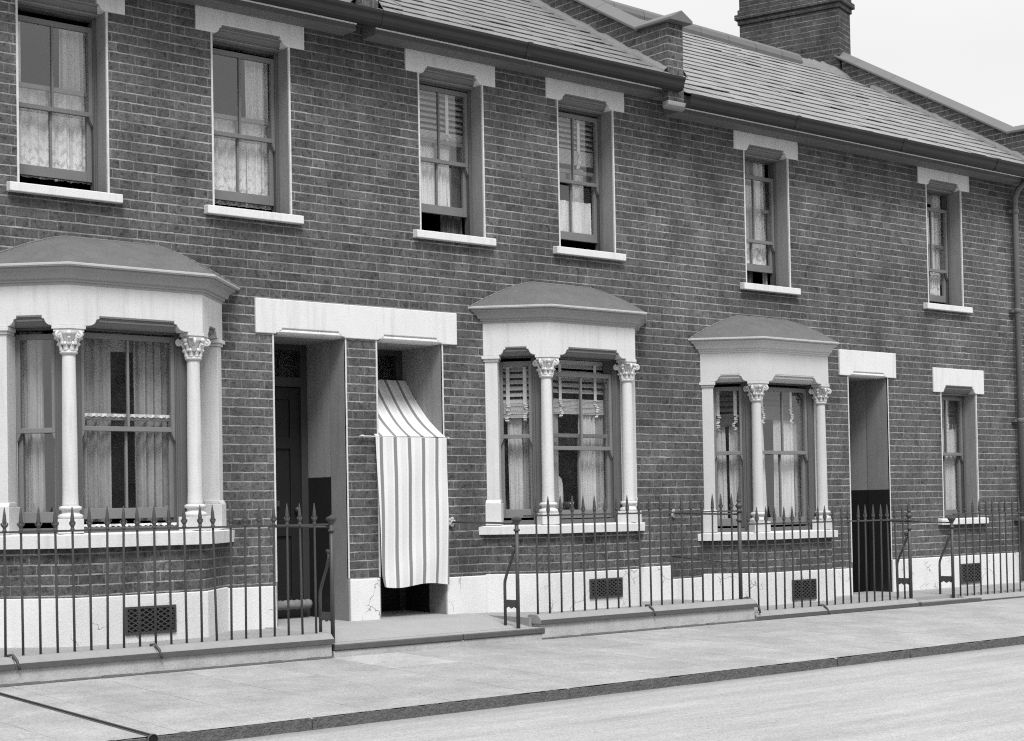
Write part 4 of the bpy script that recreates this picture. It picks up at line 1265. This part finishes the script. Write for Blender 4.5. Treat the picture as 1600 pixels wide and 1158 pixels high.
m = MB(); m.grid(cur_up, 36, 16, True, lambda s, t: (s*.94, -t)); m.grid(cur_dn, 44, 26, True, lambda s, t: (s*.94+.055*t, t))
m.build('cloth', 'canvas', aw, normals=False)
m = MB(); m.tube([(7.945, -.030, .622), (8.935, -.030, .612)], .0055, 8); m.tube([(7.99, -.03, .626), (7.99, .01, .632)], .006, 6); m.tube([(8.91, -.03, .62), (8.91, .01, .626)], .006, 6); m.build('rod', 'arris', aw)

# rolled mat against the foot of the first door
m = MB(); pts = []; rr = []
for i in range(33):
    s = i/32; pts.append((7.17+.60*s, .50, -.812)); rr.append(.040+.004*sin(i*2.1))
m.tube(pts, rr, 12); tag(m.build('draught_roll', 'rug', None, at=(7.45,.5,-.81)), 'pale striped draught roll along the foot of the open porch door', 'draught roll')

# ---- curtains and blinds. upper windows
G = 'net and lace curtains in the upper windows'
def up_curt(u0, u1, z0, z1, d, mat, label, cat='curtain', folds=6, amp=.026, **k):
    return curtain('lace_curtain' if mat == 'lace' else 'curtain', FRONT, u0, u1, z0, z1, d, mat, label, cat, folds, amp, **k)
up_curt(4.97, 5.68, 2.56, 3.24, -.275, 'lace', 'lace half-curtain in the lower sash of the top left window', 'lace curtain', 7)
up_curt(4.97, 5.12, 2.6, 3.78, -.30, 'net', 'narrow side curtain at the left of the top left window', folds=2)
up_curt(5.43, 5.67, 2.6, 3.78, -.305, 'curtain_pale', 'gathered side curtain at the right of the top left window', folds=4)
up_curt(6.60, 7.32, 2.53, 3.24, -.275, 'lace', 'lace half-curtain in the second upper window from the left', 'lace curtain', 7)
up_curt(6.60, 6.74, 2.6, 3.80, -.30, 'net', 'narrow side curtain left in the second upper window', folds=2)
up_curt(7.06, 7.29, 2.6, 3.80, -.30, 'net', 'gathered side curtain right in the second upper window', folds=4)
up_curt(8.68, 9.20, 2.72, 3.28, -.275, 'net', 'white half-curtain in the raised lower sash, third upper window', 'curtain', 8)
up_curt(9.12, 9.36, 2.47, 3.28, -.31, 'curtain_dark', 'darker net curtain showing under the raised sash, third upper window', 'curtain', 5)
up_curt(10.32, 10.97, 2.60, 2.97, -.275, 'net', 'short white half-curtain in the fourth upper window', 'curtain', 8)
up_curt(10.74, 10.90, 2.60, 3.3, -.30, 'net', 'pale curtain strip above the half-curtain, fourth upper window', 'curtain', 2)
blind(FRONT, 8.67, 9.36, 3.82, 3.42, 3.36, -.275, (8.80, 9.17), 'slat', 'pale slatted blind in the third upper window', gap=.052)
blind(FRONT, 10.31, 11.0, 3.80, 3.46, 3.33, -.275, (10.43, 10.80), 'slat', 'pale slatted blind in the fourth upper window, tapes crumpled', gap=.052)
up_curt(12.93, 13.36, 3.47, 3.72, -.285, 'curtain', 'dull valance in the gap over the dropped sash, fifth upper window', 'curtain', 5)
up_curt(13.37, 13.53, 2.75, 3.72, -.285, 'net', 'long pale side curtain in the fifth upper window', 'curtain', 3)
up_curt(13.52, 13.60, 2.32, 3.72, -.305, 'curtain', 'dull curtain edge far right in the fifth upper window', 'curtain', 2)
up_curt(13.14, 13.36, 2.90, 3.42, -.285, 'curtain_pale', 'short pale side curtain left in the fifth upper window', 'curtain', 3)
up_curt(12.93, 13.54, 2.50, 2.93, -.275, 'lace', 'lace half-curtain low in the fifth upper window', 'lace curtain', 6)
up_curt(13.12, 13.36, 2.30, 2.5, -.295, 'curtain_dark', 'dark cloth showing under the fifth upper sash', 'curtain', 3)
up_curt(16.40, 16.58, 3.56, 3.72, -.285, 'curtain', 'dull valance in the far right upper window', 'curtain', 3)
up_curt(16.60, 16.78, 2.6, 3.72, -.29, 'curtain_pale', 'gathered pale curtain in the far right upper window', 'curtain', 5)
up_curt(16.38, 16.68, 2.70, 3.40, -.272, 'net', 'white net across the far right upper window', 'curtain', 4)
up_curt(16.38, 16.73, 2.40, 2.76, -.275, 'lace', 'lace half-curtain low in the far right upper window', 'lace curtain', 6)

# bay one
def L2(F, x):     # distance along a front-facing bay window for a given X
    return (x - F[0](0, 0, 0)[0]) / (F[0](1, 0, 0)[0] - F[0](0, 0, 0)[0])
F = FA[1]
curtain('curtain', F[0], F[1]-.02, L2(F, 5.605), -.06, 1.36, -.165, 'curtain', 'dull left curtain in the front of the leftmost bay', 'curtain', 3.5, .044)
curtain('curtain', F[0], L2(F, 5.80), F[2]+.03, -.06, 1.36, -.165, 'curtain', 'dull right curtain in the front of the leftmost bay', 'curtain', 4.5, .046)
m = MB(F[0]); m.box(L2(F, 5.58), L2(F, 5.86), -.265, -.245, 1.235, 1.36); m.tube([(L2(F, 5.3), -.25, 1.36), (L2(F, 6.1), -.25, 1.36)], .022, 8)
tag(m.build('roller_blind', 'curtain_pale', None, at=F[0](.5, -.25, 1.36)), 'pale roller blind drawn up between the leftmost bay curtains', 'blind')
def lace_strip(F, u0, u1, z0, z1, d, label):
    m = MB(F); n = int((u1-u0)/.022); up, lo = [], []
    for i in range(n+1):
        u = u0 + (u1-u0)*i/n; up.append((u, d, z1)); lo.append((u, d+.004*sin(i*1.7), z0 + (.007 if i % 2 else -.002)))
    for i in range(n): m.add([lo[i], lo[i+1], up[i+1], up[i]], [(0,1,2,3)])
    o = m.build('lace_trim', 'lace', None, at=F((u0+u1)/2, d, z0), normals=False)
    for mm in (o,):
        lay = mm.data.uv_layers.new(name='UVMap')
        for lp in mm.data.loops:
            c = mm.data.vertices[lp.vertex_index].co; lay.data[lp.index].uv = (c.x*1.0, .05)
    return tag(o, label, 'lace')
lace_strip(F[0], F[1]+.04, F[2]-.04, .722, .748, -.066, 'white lace edging on the meeting rail of the leftmost bay')
lace_strip(F[0], F[1]+.03, F[2]-.03, -.098, -.078, -.022, 'white lace edging on the sill under the leftmost bay sash')
F = FA[0]
curtain('curtain', F[0], F[1], F[1]+.19, -.06, 1.36, -.155, 'curtain', 'dull curtain left in the side light of the leftmost bay', 'curtain', 3, .022)
curtain('curtain', F[0], F[2]-.07, F[2]+.02, -.06, 1.36, -.145, 'curtain', 'dull curtain right in the side light of the leftmost bay', 'curtain', 2, .02)
F = FA[2]
curtain('curtain', F[0], F[1], F[2], -.06, 1.36, -.14, 'curtain', 'dull curtain filling the turned-away light of the leftmost bay', 'curtain', 5, .022)
# bay two
F = FB[0]
blind(F[0], F[1]+.015, F[2]-.015, 1.30, .945, .815, -.13, (F[1]+.10, F[2]-.105), 'slat', 'pale slatted blind in the narrow side light of the middle bay', gap=.058)
curtain('curtain', F[0], F[1]+.09, F[1]+.225, -.06, .90, -.165, 'curtain_pale', 'pale curtain strip in the side light of the middle bay', 'curtain', 1.5, .012)
curtain('curtain', F[0], F[1]+.225, F[2]+.02, -.06, .90, -.165, 'curtain', 'dull gathered curtain in the side light of the middle bay', 'curtain', 3, .018)
F = FB[1]
blind(F[0], F[1]+.02, F[2]-.02, 1.34, .99, .855, -.15, (L2(F, 10.14), L2(F, 10.585)), 'slat', 'pale slatted blind in the front of the middle bay', gap=.058)
curtain('curtain', F[0], F[1]-.02, L2(F, 10.14), -.08, .95, -.165, 'curtain', 'narrow curtain left in the front of the middle bay', 'curtain', 2, .014)
curtain('curtain', F[0], L2(F, 10.40), L2(F, 10.62), -.08, .95, -.165, 'curtain_pale', 'pale fringed curtain in the front of the middle bay', 'curtain', 4, .016)
curtain('curtain', F[0], L2(F, 10.60), F[2]+.03, -.08, .95, -.17, 'curtain', 'dull gathered curtain right in the front of the middle bay', 'curtain', 4, .016)
m = MB(F[0]); uc = L2(F, 10.155)
m.prism([(uc-.075, -.06), (uc+.075, -.06), (uc+.070, .20), (uc+.055, .25), (uc+.02, .285), (uc-.02, .285), (uc-.06, .25), (uc-.075, .18)], lambda p, q, k: (p, k, q), -.25, -.20)
tag(m.build('ornament', 'arris', None, at=F[0](uc, -.22, -.06), bevel=.02), 'pale rounded ornament standing in the middle bay window', 'ornament')
m = MB(); q = F[0](L2(F, 10.24), -.16, -.055); m.lathe([(.035, 0), (.045, .06), (.052, .085), (.046, .088)], q, 12)
pt_ = m.build('flower_pot', 'iron', None, at=q); tag(pt_, 'small dark pot with a white mark inside the middle bay', 'pot')
m = MB(F[0]); uq = L2(F, 10.24); m.prism([(uq-.028, .022), (uq+.028, .024), (uq+.006, -.0), (uq+.008, -.035), (uq-.006, -.03), (uq-.004, .0)], lambda p, z, k: (p, k, z), -.112, -.106); m.build('white_mark', 'tape', pt_)
F = FB[2]
curtain('curtain', F[0], F[1], F[2], -.06, 1.3, -.14, 'curtain', 'dull curtain filling the turned-away light of the middle bay', 'curtain', 5, .022)
# bay three
F = FC[0]
blind(F[0], F[1]+.015, F[2]-.015, 1.17, .905, .785, -.13, (F[1]+.085, F[2]-.10), 'slat_dark', 'dark slatted blind with white tapes, side light of the dull bay', gap=.058)
curtain('curtain', F[0], F[1]+.03, F[1]+.155, -.20, .86, -.165, 'curtain_pale', 'pale curtain left in the side light of the dull bay', 'curtain', 2, .012, u1b=F[1]+.165)
curtain('curtain', F[0], F[1]+.195, F[2]+.02, -.20, .86, -.165, 'curtain_pale', 'pale curtain right in the side light of the dull bay', 'curtain', 2, .014)
F = FC[1]
blind(F[0], F[1]+.02, F[2]-.02, 1.19, .99, .86, -.15, (L2(F, 12.955), L2(F, 13.415)), 'slat_dark', 'dark slatted blind with white tapes, front of the dull bay', gap=.058)
curtain('curtain', F[0], F[1]-.02, L2(F, 12.995), -.20, .93, -.165, 'curtain_pale', 'pale curtain left in the front of the dull bay', 'curtain', 2, .014, u1b=L2(F, 13.03))
curtain('curtain', F[0], L2(F, 13.17), L2(F, 13.31), -.20, .93, -.165, 'curtain_pale', 'pale curtain at the centre bar of the dull bay', 'curtain', 1.5, .012)
curtain('curtain', F[0], L2(F, 13.315), L2(F, 13.50), -.20, .93, -.165, 'curtain_pale', 'pale curtain right of centre in the dull bay', 'curtain', 1.5, .014)
curtain('curtain', F[0], L2(F, 13.50), F[2]+.03, -.20, .93, -.17, 'curtain', 'dull curtain edge far right in the dull bay', 'curtain', 2, .014)
F = FC[2]
curtain('curtain', F[0], F[1], F[2], -.20, 1.15, -.14, 'curtain', 'dull curtain filling the turned-away light of the dull bay', 'curtain', 5, .022)
# small ground-floor window
blind(FRONT, 16.34, 16.97, 1.22, .99, .85, -.285, (16.78,), 'slat_dark', 'dark slatted blind in the small ground-floor window', gap=.05)
curtain('curtain', FRONT, 16.64, 16.735, -.18, .9, -.285, 'curtain_pale', 'pale curtain left in the small ground-floor window', 'curtain', 2, .014)
curtain('curtain', FRONT, 16.76, 17.0, -.18, .9, -.285, 'curtain_pale', 'pale gathered curtain right in the small ground-floor window', 'curtain', 4, .018)

# ================================================================== light
w = bpy.data.worlds.new('World'); scene.world = w; w.use_nodes = True
w.node_tree.nodes.clear(); nt = NT(w.node_tree)
SUN_EL, SUN_AZ = radians(55), radians(206)      # azimuth measured from +Y towards +X
sky = nt.node('ShaderNodeTexSky', sky_type='NISHITA'); sky.sun_disc = False
sky.sun_elevation = SUN_EL; sky.sun_rotation = SUN_AZ; sky.dust_density = 4; sky.air_density = 1.5
bw = nt.node('ShaderNodeRGBToBW'); nt.l.new(sky.outputs[0], bw.inputs[0])
tc_ = nt.node('ShaderNodeTexCoord'); sp_ = nt.node('ShaderNodeSeparateXYZ'); nt.l.new(tc_.outputs['Generated'], sp_.inputs[0])
LZ = 4.9
cie = nt.m('MULTIPLY', nt.m('ADD', 1.0, nt.m('MULTIPLY', nt.m('MAXIMUM', sp_.outputs[2], 0.0), 3.0)), LZ)
cie = nt.m('MAXIMUM', cie, 8.7)   # overcast: brightest overhead
cie = nt.m('MULTIPLY', cie, nt.mapr(nt.noise(tc_.outputs['Generated'], 2.2, 3, .5), .3, .7, .95, 1.05))
val = nt.mix(.08, cie, bw.outputs[0])
bg = nt.node('ShaderNodeBackground'); bg.inputs['Strength'].default_value = .10
nt.l.new(nt.grey(val), bg.inputs[0])
wo = nt.node('ShaderNodeOutputWorld'); nt.l.new(bg.outputs[0], wo.inputs[0])
sl = bpy.data.lights.new('sun', 'SUN'); sl.energy = 3.1; sl.angle = radians(20); sl.color = (1, 1, 1)
so = bpy.data.objects.new('sun', sl); COL.objects.link(so)
dirv = Vector((sin(SUN_AZ)*cos(SUN_EL), cos(SUN_AZ)*cos(SUN_EL), sin(SUN_EL)))
so.rotation_euler = dirv.to_track_quat('Z', 'Y').to_euler(); so.location = (0, -20, 20)

# ================================================================== camera
f_px, cy_px = 2552.8, 730.1
yaw, pitch, roll = radians(40.03), radians(1.37), radians(-1.03)
fw = Vector((sin(yaw), cos(yaw), 0)); rt_ = Vector((cos(yaw), -sin(yaw), 0)); up = Vector((0,0,1))
fw, up = cos(pitch)*fw + sin(pitch)*up, -sin(pitch)*fw + cos(pitch)*up
rt_, up = cos(roll)*rt_ + sin(roll)*up, -sin(roll)*rt_ + cos(roll)*up
cam = bpy.data.cameras.new('camera'); co = bpy.data.objects.new('camera', cam); COL.objects.link(co)
cam.sensor_width = 36; cam.sensor_fit = 'HORIZONTAL'; cam.lens = 36*f_px/1600
cam.shift_y = (cy_px-579)/1600; cam.clip_start = .05; cam.clip_end = 1000
co.matrix_world = Matrix(((rt_.x, up.x, -fw.x, 0), (rt_.y, up.y, -fw.y, -11.5), (rt_.z, up.z, -fw.z, ZO), (0, 0, 0, 1)))
scene.camera = co
scene.view_settings.view_transform = 'Standard'; scene.view_settings.look = 'None'
scene.view_settings.exposure = .12; scene.view_settings.gamma = 1
scene.cycles.max_bounces = 8; scene.cycles.transparent_max_bounces = 16
scene.cycles.use_denoising = False
scene.cycles.use_light_tree = False
scene.cycles.use_adaptive_sampling = False
scene.cycles.filter_width = 1.15
